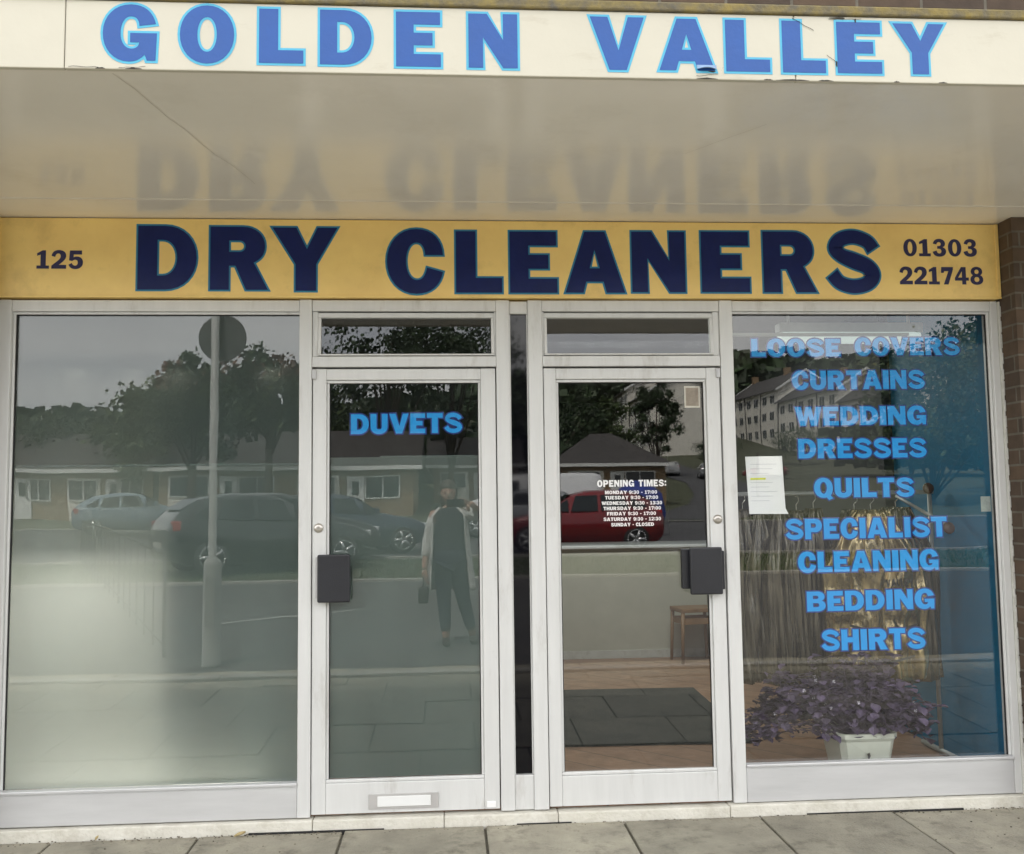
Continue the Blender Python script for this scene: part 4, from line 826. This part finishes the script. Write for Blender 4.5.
# ------------------------------------------------------------ cars
def car(name, paint, loc, rz, label, van=False, cat='car', grp='parked cars across the path'):
    t = empty(name, loc, rz); tag(t, label, cat, grp)
    L = 4.05 if not van else 4.9; W = .88 if not van else .95
    # stations: x, z_low, z_belt, z_top, half width, roof half width
    if not van: ST = [(-2.02, .42, .62, .64, .58, .5), (-1.92, .26, .68, .72, .74, .6), (-1.6, .22, .80, .84, .83, .68), (-1.1, .2, .90, .93, .87, .72), (-.75, .2, .94, 1.02, .88, .66), (-.2, .2, .95, 1.38, .885, .60), (.2, .2, .96, 1.47, .89, .62), (.8, .2, .98, 1.48, .89, .62), (1.35, .2, 1.0, 1.40, .88, .60), (1.75, .22, 1.0, 1.20, .85, .60), (1.95, .3, .96, 1.0, .80, .66), (2.03, .42, .80, .84, .72, .6)]
    else: ST = [(-2.42, .45, .8, .85, .7, .62), (-2.3, .28, .95, 1.0, .86, .76), (-1.9, .25, 1.05, 1.12, .92, .8), (-1.35, .25, 1.1, 1.75, .95, .74), (-1.0, .25, 1.12, 1.92, .95, .80), (0, .25, 1.12, 1.97, .95, .84), (1.2, .25, 1.12, 1.97, .95, .84), (2.2, .25, 1.12, 1.95, .95, .84), (2.4, .3, 1.1, 1.88, .93, .82), (2.44, .45, 1.0, 1.75, .88, .78)]
    b = MB(); RG = []
    for x, zl, zb, zt, w_, rw_ in ST:
        zm = (zl+zb)/2
        half = [(w_*.86, zl), (w_*.97, zl+.06), (w_, zm), (w_*.985, zb-.04), (w_*.95, zb), (rw_+.04*(zt-zb > .2), zt-.07*(zt-zb)*2 if zt-zb > .2 else zt-.01), (rw_*.8, zt)]
        RG.append([b.b.verts.new((x, y, z)) for y, z in half]+[b.b.verts.new((x, -y, z)) for y, z in half[::-1]])
    for r0, r1 in zip(RG, RG[1:]):
        n = len(r0)
        for i in range(n): b.b.faces.new((r0[i], r0[(i+1) % n], r1[(i+1) % n], r1[i])).smooth = True
    b.b.faces.new(RG[0][::-1]); b.b.faces.new(RG[-1]); b.build('body', paint, t)
    # side glass, screens
    for s in (-1, 1):
        b = MB()
        if not van: gl = [[(-.78, .97), (-.30, .98), (-.30, 1.27)], [(-.25, .98), (.42, .99), (.42, 1.36), (-.10, 1.34)], [(.50, .99), (1.15, 1.02), (1.05, 1.34), (.50, 1.36)], [(1.22, 1.04), (1.62, 1.08), (1.2, 1.31)]]
        else: gl = [[(-1.5, 1.14), (-.62, 1.14), (-.62, 1.72), (-1.15, 1.72)]]
        for g in gl:
            def yy(z):
                zb, zt, w_, rw_ = (.96, 1.42, .86, .65) if not van else (1.12, 1.9, .91, .85); f = max(0, min(1, (z-zb)/(zt-zb))); return (w_*(1-f)+rw_*f)+.012
            q = [(x, s*yy(z), z) for x, z in g]; b.poly(q); b.poly([(x, y-s*.01, z) for x, y, z in q][::-1])
        b.build('side_window', M['winglass'], t)
        for wx in ((-1.27, 1.30) if not van else (-1.6, 1.5)):
            r0 = .32 if not van else .34; wy = W-.10
            wt = empty('wheel', (wx, s*wy, r0), parent=t)
            rot = Matrix.Rotation(R(90), 4, 'X')
            b = MB(); b.lathe([(r0*.7, -.10), (r0*.95, -.10), (r0, -.07), (r0, .07), (r0*.95, .10), (r0*.7, .10)], 24, mat=rot); b.build('tyre', M['tyre'], wt)
            b = MB(); b.lathe([(r0*.68, -.115), (r0*.70, -.10), (r0*.70, .10), (r0*.68, .115)], 24, mat=rot, mi=1)
            for k in range(5):
                a = k*2*math.pi/5; ca, sa = math.cos(a), math.sin(a)
                for yv in (-.125, .125):
                    b.tube((0, yv, 0), (ca*r0*.66, yv, sa*r0*.66), .05, .028, 6, mi=0)
            for k in range(24):
                a = k*2*math.pi/24; c2 = (k+1)*2*math.pi/24
                for yv in (-.125, .125): b.tube((math.cos(a)*r0*.68, yv, math.sin(a)*r0*.68), (math.cos(c2)*r0*.68, yv, math.sin(c2)*r0*.68), .014, n=5, mi=0)
            b.build('rim', [M['rim'], M['tyre']], wt)
            b = MB(); b.lathe([(r0*1.17, -.004), (r0*1.17, .004)], 26, mat=Matrix.Translation((wx, s*(W-.003), r0+.01)) @ rot)
            bmesh.ops.delete(b.b, geom=[v for v in b.b.verts if v.co.z < .17], context='VERTS')
            b.build('wheel_arch', M['seal'], t)
        b = MB(); hx = -1.88 if not van else -2.28; b.box(hx-.06, hx+.16, s*.60-.13, s*.60+.13, .60 if not van else .78, .73 if not van else .95, bev=.02); b.build('headlight', M['head'], t)
        b = MB(); tx = 1.86 if not van else 2.36; b.box(tx-.04, tx+.11, s*.70-.12, s*.70+.08, .82, 1.0 if not van else 1.3, bev=.02); b.build('tail_light', M['tail'], t)
        b = MB(); mx_ = -.62 if not van else -1.35; b.box(mx_-.05, mx_+.08, s*(W+.02)-.06, s*(W+.02)+.08, .98 if not van else 1.15, 1.12 if not van else 1.4, bev=.02); b.build('wing_mirror', paint, t)
    b = MB()
    if not van: b.poly([(-.74, -.62, 1.03), (-.74, .62, 1.03), (-.22, .55, 1.385), (-.22, -.55, 1.385)])
    else: b.poly([(-1.87, -.74, 1.15), (-1.87, .74, 1.15), (-1.37, .66, 1.765), (-1.37, -.66, 1.765)])
    b.build('windscreen', M['winglass'], t)
    if not van:
        b = MB(); b.poly([(1.42, -.5, 1.385), (1.42, .5, 1.385), (1.79, .54, 1.19), (1.79, -.54, 1.19)]); b.build('rear_window', M['winglass'], t)
    b = MB(); b.box(ST[-1][0]-.02, ST[-1][0]+.02, -.26, .26, .50, .61); b.build('number_plate', M['paint'], t)
    return t
g_ = lambda y: gh(0, y)
car('parked_car', M['car_red'], (3.15, -18.9, g_(-18.9)+.01), 0, 'red hatchback parked side on at the kerb, seen mirrored in the right door')
car('parked_car', M['car_dark'], (-3.6, -14.6, g_(-14.6)), R(150), 'dark grey hatchback nearest the lamp post, seen mirrored in the left window')
car('parked_car', M['car_blue'], (-2.6, -19.3, g_(-19.3)+.01), R(160), 'navy blue car mirrored in the upper left door')
car('parked_car', M['car_dark'], (-3.6, -16.8, g_(-16.8)+.01), R(155), 'charcoal car parked beside the navy one')
car('parked_car', M['car_silver'], (2.2, -25.5, g_(-25.5)+.01), R(5), 'silver car parked behind the red hatchback')
car('parked_van', M['car_white'], (3.2, -31, g_(-31)+.01), 0, 'white van parked in front of the far bungalow', True, 'van')
M['van_blue'] = mat('blue_grey_car_paint', (.16, .22, .27), .35, coat=.6)
car('parked_car', M['van_blue'], (-10.9, -29.5, g_(-29.5)+.01), R(158), 'pale blue grey car mirrored at the left side of the left window')
car('parked_car', M['car_red'], (30, -84, gh(30, -84)), R(30), 'small red car far up the road by the terraces')
car('parked_car', M['car_silver'], (24.5, -84, gh(24.5, -84)), R(100), 'silver car far up the road in front of the trees')
car('parked_car', M['car_white'], (22.3, -90, gh(22.3, -90)), R(100), 'white car far up the road by the trees')
tp = MB(); tp.lathe([(.8, 0), (.9, .4), (.75, 1.0), (.3, 1.35), (.05, 1.4)], 16); tp = tp.build('covered_bin', M['tarp']); tp.location = (6.0, -25.5, g_(-25.5)+.3); tag(tp, 'heap under a bright blue cover beside the parked vehicles', 'cover')

# ------------------------------------------------------------ houses
def win(parent, x, z, w_, h_, yf, ax='y'):
    f = MB(); t = .06
    f.box(x, x+w_, yf-.0, yf+.05, z, z+t); f.box(x, x+w_, yf, yf+.05, z+h_-t, z+h_); f.box(x, x+t, yf, yf+.05, z+t, z+h_-t); f.box(x+w_-t, x+w_, yf, yf+.05, z+t, z+h_-t); f.box(x+w_*.5-.03, x+w_*.5+.03, yf, yf+.05, z+t, z+h_-t)
    fo = f.build('window', M['pvc'], parent); p = MB(); p.box(x+t, x+w_-t, yf+.005, yf+.02, z+t, z+h_-t); p.build('pane', M['winglass'], fo); return fo
def bungalow(x0, x1, y, base, label, hip=True, eave=2.5, ridge=4.6, depth=8, units=1, rz=0):
    t = empty('bungalow', (x0, y, base), rz); tag(t, label, 'bungalow', 'low bungalows across the road'); W = x1-x0
    b = MB(); b.box(0, W, -depth, 0, -.6, eave); b.build('wall', M['brick_red'], t)
    b = MB(); e = .45
    if hip: pts = [(-e, e, eave), (W+e, e, eave), (W+e, -depth-e, eave), (-e, -depth-e, eave)]; r0, r1 = (depth*.32, -depth/2, ridge), (W-depth*.32, -depth/2, ridge)
    else: pts = [(-e, e, eave), (W+e, e, eave), (W+e, -depth-e, eave), (-e, -depth-e, eave)]; r0, r1 = (-e, -depth/2, ridge), (W+e, -depth/2, ridge)
    v = [b.b.verts.new(p) for p in pts]+[b.b.verts.new(r0), b.b.verts.new(r1)]
    for q in ((0, 1, 5, 4), (1, 2, 5), (2, 3, 4, 5), (3, 0, 4), (3, 2, 1, 0)): b.b.faces.new([v[i] for i in q])
    b.build('roof', M['roof'], t)
    b = MB(); b.box(-e-.02, W+e+.02, e, e+.06, eave-.16, eave+.04); b.box(-e-.02, -e+.03, -depth, e, eave-.16, eave+.03); b.build('fascia_board', M['pvc'], t)
    n = max(1, round(W/5.5)); u = W/n
    for k in range(n):
        b = MB(); b.box(k*u+u*.08, k*u+u*.42, .02, .06, .0, 2.1); b.build('render_panel', M['render_white'], t)
        win(t, k*u+u*.09, 1.0, u*.30, 1.05, .062); win(t, k*u+u*.62, .9, u*.28, 1.15, .03)
        b = MB(); b.box(k*u+u*.48, k*u+u*.48+.85, .03, .08, 0, 2.05, bev=.01); dd = b.build('door', M['pvc'], t)
        b = MB(); b.box(k*u+u*.48+.25, k*u+u*.48+.6, .081, .086, 1.1, 1.8); b.build('door_pane', M['winglass'], dd)
    return t
bungalow(-24, -15.0, -45, .95, 'long tiled bungalow at the far left across the road', hip=False)
bungalow(-14.4, -1.8, -44, .92, 'tan brick bungalow with white window panels opposite the left window', hip=False)
bungalow(6.6, 13.0, -52, 1.25, 'small hipped roof bungalow opposite the right door')
bungalow(-1.0, 4.6, -58, 1.5, 'plain brown bungalow set back between the other two', hip=False)
def terrace(x, y, base, rz, n, label, s=1.0):
    t = empty('terraced_block', (x, y, base), rz); tag(t, label, 'terrace', 'pale three storey terraces on the hill')
    u = 5.2; W = n*u; D = 9; H = 8.0
    b = MB(); 
    b.prism([(0, -4), (0, H), (-D/2, H+2.6), (-D, H), (-D, -4)], 0, W); b.build('wall', M['render_white'], t)
    b = MB()
    for s_ in (0, 1):
        ya, yb = (.5, -D/2) if s_ == 0 else (-D-.5, -D/2)
        b.poly([(-.4, ya, H-.28), (W+.4, ya, H-.28), (W+.4, yb, H+2.64), (-.4, yb, H+2.64)]); b.poly([(-.4, ya, H-.13), (W+.4, ya, H-.13), (W+.4, yb, H+2.85), (-.4, yb, H+2.85)])
        b.poly([(-.4, ya, H-.28), (W+.4, ya, H-.28), (W+.4, ya, H-.13), (-.4, ya, H-.13)])
    b.build('roof', M['roof'], t)
    b = MB()
    for xx in (-.45, W+.38):
        b.prism([(.5, H-.35), (.5, H-.05), (-D/2, H+2.95), (-D/2, H+2.6)], xx, xx+.08); b.prism([(-D-.5, H-.35), (-D-.5, H-.05), (-D/2, H+2.95), (-D/2, H+2.6)], xx, xx+.08)
    b.build('bargeboard', M['pvc'], t)
    for k in range(n):
        for fl in range(3):
            for q in (.12, .58): win(t, k*u+u*q, .7+fl*2.6, 1.35, 1.35, .01)
        b = MB(); b.tube((k*u+.05, .08, 0), (k*u+.05, .08, H), .07, n=6); b.build('downpipe', M['black_metal'], t)
        if k % 2 == 0:
            b = MB(); b.box(k*u-.4, k*u+.4, -D/2-.4, -D/2+.4, H+2.3, H+3.7); b.build('chimney', M['brick_red'], t)
    return t
TB = [(47.0, -150, 81, 'far pale terraced block of the row behind the WEDDING lettering, lowest in the row'), (49.4, -134, 81, 'middle pale terraced block of the row behind the CURTAINS lettering'), (51.8, -118, 81, 'nearest pale terraced block, behind the right half of the window lettering'),
      (27.6, -154, 91, 'far terraced block mirrored in the upper right door'), (27.4, -137, 91, 'nearer terraced block mirrored beside the small beige notice')]
for x, y, a, lab in TB: terrace(x, y, gh(x+1, y+12)+.4, R(a), 3, lab)

# ------------------------------------------------------------ trees
def crown_mesh(seed, nclump, leafs, rx, rz_, leaf):
    r_ = random.Random(seed); b = MB(); cl = []
    for i in range(nclump):
        a = r_.uniform(0, 6.28); e = math.asin(r_.uniform(-.75, 1)); q = r_.uniform(.45, 1.0)
        cl.append((Vector((math.cos(a)*math.cos(e)*rx*q, math.sin(a)*math.cos(e)*rx*q, math.sin(e)*rz_*q)), r_.uniform(.16, .30)*rx))
    for c, cr_ in cl:
        for k in range(leafs):
            p = c+Vector((r_.gauss(0, .5), r_.gauss(0, .5), r_.gauss(0, .42)))*cr_; n_ = Vector((r_.gauss(0, 1), r_.gauss(0, 1), r_.gauss(0, 1))).normalized()
            a = n_.orthogonal().normalized()*leaf*r_.uniform(.6, 1.2); c2 = n_.cross(a)*.7
            b.poly([p-a, p-c2, p+a, p+c2])
    return b, cl
def tree(name, x, y, H, rx, m, label, seed, tr=.18, low=.35, leaf=.22, ncl=46, lf=60, grp='trees behind the street', m2=None):
    z = gh(x, y); t = empty(name, (x, y, z)); tag(t, label, 'tree', grp)
    rz_ = H*(1-low)/2; cz = H-rz_
    b, cl = crown_mesh(seed, ncl, lf, rx, rz_, leaf); o = b.build('crown', m, t, recalc=False); o.location = (0, 0, cz)
    b = MB(); b.tube((0, 0, -.3), (0, 0, H*low), tr, tr*.75, 9); b.tube((0, 0, H*low), (.1, 0, cz+rz_*.4), tr*.75, tr*.2, 8)
    for c, _ in cl[:9]: b.tube((0, 0, H*low*random.uniform(.8, 1.2)), (c.x*.8, c.y*.8, cz+c.z*.8), tr*.35, tr*.08, 6)
    b.build('trunk', M['bark'], t)
    if m2:
        b, _ = crown_mesh(seed+500, 10, 40, rx*.95, rz_*.4, leaf); o = b.build('turning_leaves', m2, t, recalc=False); o.location = (0, 0, H-rz_*.45)
    return t
T = [('broadleaf_tree', -11.7, -40, 7.7, 2.3, 'leaf_dark', 'tall round tree with rusty leaf tips left of the lamp post', 1, .30, 'leaf_rust'),
     ('broadleaf_tree', -8.3, -40, 7.8, 2.3, 'leaf_dark', 'tall round tree with rusty leaf tips right of the lamp post', 2, .42, 'leaf_rust'),
     ('broadleaf_tree', -15.4, -46, 7.4, 2.6, 'leaf_mid', 'medium tree left of the tallest rusty tree', 3, .15, None),
     ('broadleaf_tree', -21, -50, 5.7, 3.2, 'leaf_dark', 'wide low tree at the far left', 4, .1, None),
     ('broadleaf_tree', -29.5, -54, 6.5, 4.0, 'leaf_dark', 'wide low tree beyond the far left bungalow', 5, .1, None),
     ('broadleaf_tree', -6.0, -53, 7.5, 3.6, 'leaf_mid', 'bushy tree behind the tan bungalow roof', 6, .1, None),
     ('broadleaf_tree', -3.4, -50, 21.5, 4.2, 'leaf_dark', 'tall dense tree behind the left door lettering', 7, .12, None),
     ('broadleaf_tree', .2, -55, 22.5, 4.6, 'leaf_dark', 'broad dark tree behind the middle of the shopfront', 8, .1, None),
     ('broadleaf_tree', 7.2, -68, 10.0, 4.6, 'leaf_dark', 'dark tree behind the hipped bungalow', 9, .1, None),
     ('broadleaf_tree', 12.6, -70, 7.4, 2.8, 'leaf_mid', 'rounded tree beside the hipped bungalow', 10, .1, None),
     ('conifer_tree', 20.5, -88, 10.5, 2.4, 'leaf_dark', 'narrow dark conifer below the terraces', 11, .05, None),
     ('broadleaf_tree', 30.0, -100, 3.6, 2.6, 'leaf_dark', 'bushy tree below the left terrace', 12, .05, None),
     ('broadleaf_tree', 41.0, -104, 4.8, 3.4, 'leaf_mid', 'bushy tree below the right terrace', 13, .05, None),
     ('broadleaf_tree', 27.5, -48, 10.6, 4.4, 'leaf_dark', 'big spreading tree at the right end of the street', 14, .02, 'leaf_yel'),
     ('broadleaf_tree', 33.5, -52, 12.0, 5.0, 'leaf_dark', 'largest dark tree at the far right', 15, .12, None),
     ('broadleaf_tree', 13.5, -22.5, 3.9, .9, 'leaf_mid', 'slender young street tree at the right', 16, .5, None),
     ('broadleaf_tree', 39, -60, 13.0, 5.0, 'leaf_mid', 'tall tree beyond the largest dark one', 17, .1, None)]
for nme, x, y, H, rx, m, lab, sd_, low, m2 in T:
    tree(nme, x, y, H, rx, M[m], lab, sd_, tr=.22 if H > 5 else .07, low=low, leaf=.15 if H > 5 else .08, lf=130, ncl=80 if H > 20 else 46, m2=M[m2] if m2 else None)
b = MB(); rr = random.Random(99)
for i in range(900):
    d = rr.uniform(150, 420); tanx = rr.uniform(-.75, .85); x = tanx*d; y = -d; z = gh(x, y); h = rr.uniform(7, 13); rx = rr.uniform(3.5, 6.5)
    for k in range(26):
        a = rr.uniform(0, 6.28); e = rr.uniform(-.3, 1.3); c = Vector((x+math.cos(a)*math.cos(e)*rx, y+math.sin(a)*math.cos(e)*rx, z+h*.45+math.sin(e)*h*.5)); n_ = Vector((rr.gauss(0, 1), rr.gauss(0, 1), rr.gauss(.5, 1))).normalized()
        s1 = n_.orthogonal().normalized()*rr.uniform(1.0, 2.0); s2 = n_.cross(s1)
        b.poly([c-s1, c-s2*.8, c+s1*.9, c+s2])
for i in range(760):
    d = rr.uniform(62, 84) if i % 2 else rr.uniform(100, 125); x = rr.uniform(-.7, .13)*d if i % 4 else rr.uniform(.36, .85)*d; d = min(d, 84) if x > .3*d else d; y = -d; z = gh(x, y); h = rr.uniform(3, 6)
    for k in range(22):
        a = rr.uniform(0, 6.28); e = rr.uniform(-.3, 1.3); c = Vector((x+math.cos(a)*math.cos(e)*2.6, y+math.sin(a)*math.cos(e)*2.6, z+h*.4+math.sin(e)*h*.5)); n_ = Vector((rr.gauss(0, 1), rr.gauss(0, 1), rr.gauss(.5, 1))).normalized()
        s1 = n_.orthogonal().normalized()*rr.uniform(.5, 1.0); s2 = n_.cross(s1)
        b.poly([c-s1, c-s2*.8, c+s1*.9, c+s2])
tag(b.build('woodland', M['leaf_dark'], recalc=False), 'dark wooded hillside beyond the houses', 'woodland', kind='stuff')
vs_ = empty('village_sign', (21.5, -58, gh(21, -58))); tag(vs_, 'square pale notice board on two dark posts by the road', 'sign')
b = MB(); b.box(-.75, .75, -.04, .04, 1.6, 2.9, bev=.02); b.build('board', M['render_white'], vs_)
for s in (-1, 1):
    b = MB(); b.box(s*.85-.06, s*.85+.06, -.06, .06, -.2, 3.1); b.build('post', M['bark'], vs_)

# ------------------------------------------------------------ the photographer
def skin_obj(name, V, E, m, parent, lv=2, root=0):
    me = bpy.data.meshes.new(name); me.from_pydata([v[:3] for v in V], E, []); o = bpy.data.objects.new(name, me); col.objects.link(o)
    o.modifiers.new('s', 'SKIN'); sk = me.skin_vertices[0].data
    for i, v in enumerate(V): sk[i].radius = (v[3], v[4] if len(v) > 4 else v[3])
    sk[root].use_root = True
    ss_ = o.modifiers.new('u', 'SUBSURF'); ss_.levels = lv; ss_.render_levels = lv
    bake(o); me2 = o.data; me2.materials.clear(); me2.materials.append(m); o.parent = parent; return o
gz = gh(0, -4.75)
pe = empty('person', (0, -4.85, gz)); tag(pe, 'person in a long pale open cardigan and dark trousers holding up a black phone', 'person')
# local coordinates, facing +y; local z up from ground
H0 = [(0, 0, .86, .15, .11), (0, -.01, .98, .125, .10), (0, -.01, 1.12, .14, .10), (0, -.01, 1.24, .14, .095), (0, -.02, 1.32, .055, .055), (0, -.01, 1.40, .048, .05)]
hv = H0 + [(.15, -.02, 1.26, .055), (.30, .03, 1.25, .042), (.24, .24, 1.34, .03), (.20, .29, 1.37, .028),      # right arm raised (6-9)
      (-.15, -.02, 1.26, .055), (-.21, -.03, 1.02, .042), (-.235, .03, .80, .03), (-.235, .05, .74, .028),       # left arm hanging (10-13)
      (.075, 0, .80, .09, .09), (.13, -.02, .47, .062), (.22, -.10, .12, .042), (.23, -.11, .06, .04),           # legs 14-17
      (-.06, 0, .80, .09, .09), (-.05, .03, .47, .062), (-.035, .02, .12, .042), (-.035, .02, .06, .04)]         # 18-21
he = [(0, 1), (1, 2), (2, 3), (3, 4), (4, 5), (3, 6), (6, 7), (7, 8), (8, 9), (3, 10), (10, 11), (11, 12), (12, 13), (0, 14), (14, 15), (15, 16), (16, 17), (0, 18), (18, 19), (19, 20), (20, 21)]
body = skin_obj('body', hv, he, M['skin'], pe)
# clothing grown on the same skeleton, slightly larger
def rings_shell(name, rg, m, parent):
    b = MB(); V = [[b.b.verts.new((math.cos(2*math.pi*i/28)*rx*(1+.02*math.sin(5*i+z*30)), math.sin(2*math.pi*i/28)*ry-.005, z)) for i in range(28)] for z, rx, ry in rg]
    for a, c in zip(V, V[1:]):
        for i in range(28): b.b.faces.new((a[i], a[(i+1) % 28], c[(i+1) % 28], c[i])).smooth = True
    b.b.faces.new(V[0][::-1]); b.b.faces.new(V[-1]); return b.build(name, m, parent)
rings_shell('top', [(.86, .158, .118), (.92, .156, .116), (1.0, .143, .110), (1.12, .148, .112), (1.22, .155, .108), (1.28, .145, .09), (1.31, .095, .072), (1.325, .07, .06)], M['top'], pe)
rings_shell('waistband', [(.72, .160, .100), (.78, .172, .125), (.86, .168, .124), (.915, .160, .119)], M['jeans'], pe)
lv_ = [(0, 0, .92, .175, .135)]+[(x, y, z, r_[0]+.013) for (x, y, z, *r_) in hv[14:17]]+[(x, y, z, r_[0]+.013) for (x, y, z, *r_) in hv[18:21]]
skin_obj('trousers', lv_, [(0, 1), (1, 2), (2, 3), (0, 4), (4, 5), (5, 6)], M['jeans'], pe)
for sx, sy in ((.23, -.11), (-.035, .02)):
    skin_obj('shoe', [(sx, sy-.04, .05, .045), (sx, sy+.06, .04, .04), (sx+.01, sy+.15, .032, .036, .03)], [(0, 1), (1, 2)], M['leather'], pe)
# head: lathe-like rings with face
def head(parent):
    b = MB(); b2 = bmesh.ops.create_icosphere(b.b, subdivisions=4, radius=1)
    for v in b2['verts']:
        x, y, z = v.co; zz = z
        x *= .073*(1-.22*max(0, -z)); y *= .092*(1-.15*max(0, -z)); z *= .112
        if y > 0:
            if abs(v.co.x) < .35: y += .020*math.exp(-((zz+.15)/.22)**2)*math.exp(-(v.co.x/.16)**2)      # nose
            y -= .010*math.exp(-((zz-.08)/.12)**2)*(math.exp(-((v.co.x-.42)/.2)**2)+math.exp(-((v.co.x+.42)/.2)**2))   # sockets
            y += .006*math.exp(-((zz+.47)/.07)**2)*math.exp(-(v.co.x/.3)**2)                              # lips
            y += .006*math.exp(-((zz+.8)/.15)**2)
        v.co = (x, y, z)
    o = b.build('head', M['skin'], parent, smooth=True); o.location = (0, .02, 1.465); return o
hd = head(pe)
b = MB()
for s in (-1, 1): b.lathe([(.001, -.009), (.009, 0), (.001, .009)], 10, c=(s*.03, .083, .008))
e_ = b.build('eyes', mat('eye_dark', (.03, .02, .015), .2), hd)
b = MB(); b.box(-.022, .022, .094, .0985, -.056, -.049, bev=.002); b.build('mouth', mat('lips', (.42, .14, .13), .5), hd)
b = MB()
for s in (-1, 1): b.lathe([(.006, -.028), (.012, 0), (.006, .028)], 8, c=(s*.074, -.005, -.005))
b.build('ears', M['skin'], hd)
b = MB(); r2 = bmesh.ops.create_icosphere(b.b, subdivisions=4, radius=1)
for v in r2['verts']:
    x, y, z = v.co; v.co = (x*.090, y*.104-.012+(-.02 if y > .3 and z < .25 else 0)-(.04 if y > .5 and z < .15 else 0), z*.124+.020-(.10*max(0, -z) if y < .1 else 0))
b.build('hair', M['hair'], hd, smooth=True)
# open cardigan
b = MB(); nA, nZ = 36, 22; V = []
for j in range(nZ+1):
    v = j/nZ; z = 1.33-v*.80; row = []
    for i in range(nA+1):
        a = R(142)+R(256)*i/nA; rx_ = .182+.030*v+.012*math.sin(i*1.3+v*2)*v; ry_ = .132+.05*v+.012*math.cos(i*1.1)*v
        if v < .1: rx_ *= .55+4.5*v; ry_ *= .75+2.5*v
        row.append(b.b.verts.new((math.cos(a)*rx_+.05*v*v*(math.cos(a) > 0), math.sin(a)*ry_-.01, z)))
    V.append(row)
for j in range(nZ):
    for i in range(nA): b.b.faces.new((V[j][i], V[j][i+1], V[j+1][i+1], V[j+1][i])).smooth = True
cd = b.build('cardigan', M['cardigan'], pe); so_ = cd.modifiers.new('s', 'SOLIDIFY'); so_.thickness = .006; bake(cd)
skin_obj('sleeve', [(.12, -.02, 1.275, .082), (.30, .03, 1.25, .056), (.255, .20, 1.325, .046)], [(0, 1), (1, 2)], M['cardigan'], pe)
skin_obj('sleeve', [(-.12, -.02, 1.275, .082), (-.21, -.03, 1.02, .056), (-.233, .02, .84, .046)], [(0, 1), (1, 2)], M['cardigan'], pe)
def hand(base, d, side, curl, parent):
    """palm and five fingers; d = pointing direction, side = thumb side, curl = normal to bend towards"""
    B = Vector(base); d = Vector(d).normalized(); s = Vector(side).normalized(); c = Vector(curl).normalized()
    V = [(*B, .024, .017), (*(B+d*.045), .034, .016), (*(B+d*.078), .034, .014)]
    skin_obj('palm', V, [(0, 1), (1, 2)], M['skin'], parent, 2)
    for k, L in enumerate((.068, .078, .072, .056)):
        p0 = B+d*.07+s*(.028-.019*k); p1 = p0+d*L*.5+c*.006; p2 = p1+d*L*.28+c*L*.30; p3 = p2+d*L*.05+c*L*.28
        skin_obj('finger', [(*p0, .009), (*p1, .0085), (*p2, .008), (*p3, .007)], [(0, 1), (1, 2), (2, 3)], M['skin'], parent, 1)
    p0 = B+d*.02+s*.022; p1 = p0+d*.03+s*.022+c*.008; p2 = p1+d*.028+s*.004+c*.014
    skin_obj('thumb', [(*p0, .011), (*p1, .0095), (*p2, .008)], [(0, 1), (1, 2)], M['skin'], parent, 1)
zc_ = 1.5-gz
hand((.195, .275, zc_-.085), (-.25, .12, 1), (-.9, .1, -.1), (-.7, .25, 0), pe)
hand((-.235, .05, .74), (0, .05, -1), (.2, 1, 0), (1, 0, -.1), pe)
ph = MB(); ph.box(-.015, .145, -.004, .004, -.036, .036, bev=.0035); ph.box(-.012, .012, .0035, .0055, .010, .030); pho = ph.build('phone', M['phone']); pho.location = (0.0, -4.5165, 1.503); tag(pho, 'black mobile phone held up sideways in front of the face', 'phone')
hb = empty('handbag', (-.245, -4.79, gz+.42)); tag(hb, 'small dark handbag hanging from the lowered hand of the person', 'bag')
b = MB(); b.box(-.05, .05, -.11, .11, 0, .16, bev=.02); b.build('bag_body', M['leather'], hb)
b = MB(); pp = [(0, -.08, .155), (0, -.06, .24), (0, 0, .27), (0, .06, .24), (0, .08, .155)]
for q, r_ in zip(pp, pp[1:]): b.tube(q, r_, .006, n=7)
b.build('handle', M['leather'], hb)

# grit swept against the threshold
b = MB(); rr = random.Random(17)
for i in range(650):
    x = rr.uniform(-2.05, 2.7); y = -.058-abs(rr.gauss(0, .02)) if i % 3 else rr.uniform(-.6, -.06); q = rr.uniform(.0008, .0028); z = .0405
    vv = b.box(x-q, x+q*rr.uniform(.6, 2), y-q, y+q, z, z+q*1.2)
tag(b.build('grit', mat('dark_grit', (.13, .11, .08), .9, isl=.5)), 'fine dark grit and dirt gathered along the foot of the threshold', 'dirt', kind='stuff')
# fallen leaves by the threshold
for x, y, a, lab in ((-.93, -.10, 20, 'small dry curled leaf near the foot of the left mullion'), (-1.55, -.085, 70, 'tiny dry leaf below the left window')):
    b = MB(); s = .05 if x > -1 else .02
    for i in range(6):
        u0, u1 = i/6, (i+1)/6; w0, w1 = math.sin(math.pi*u0)*.35, math.sin(math.pi*u1)*.35
        for q in (-1, 1): b.poly([(s*(u0-.5), 0, .004+.01*u0*u0), (s*(u1-.5), 0, .004+.01*u1*u1), (s*(u1-.5), q*s*w1, .010+.012*u1), (s*(u0-.5), q*s*w0+.0001*q, .010+.012*u0)])
    o = b.build('fallen_leaf', mat('dry_leaf', (.45, .36, .18), .8, var=.2), recalc=False); o.location = (x, y, .045); o.rotation_euler = (0, 0, R(a)); tag(o, lab, 'leaf', 'dry leaves on the paving')
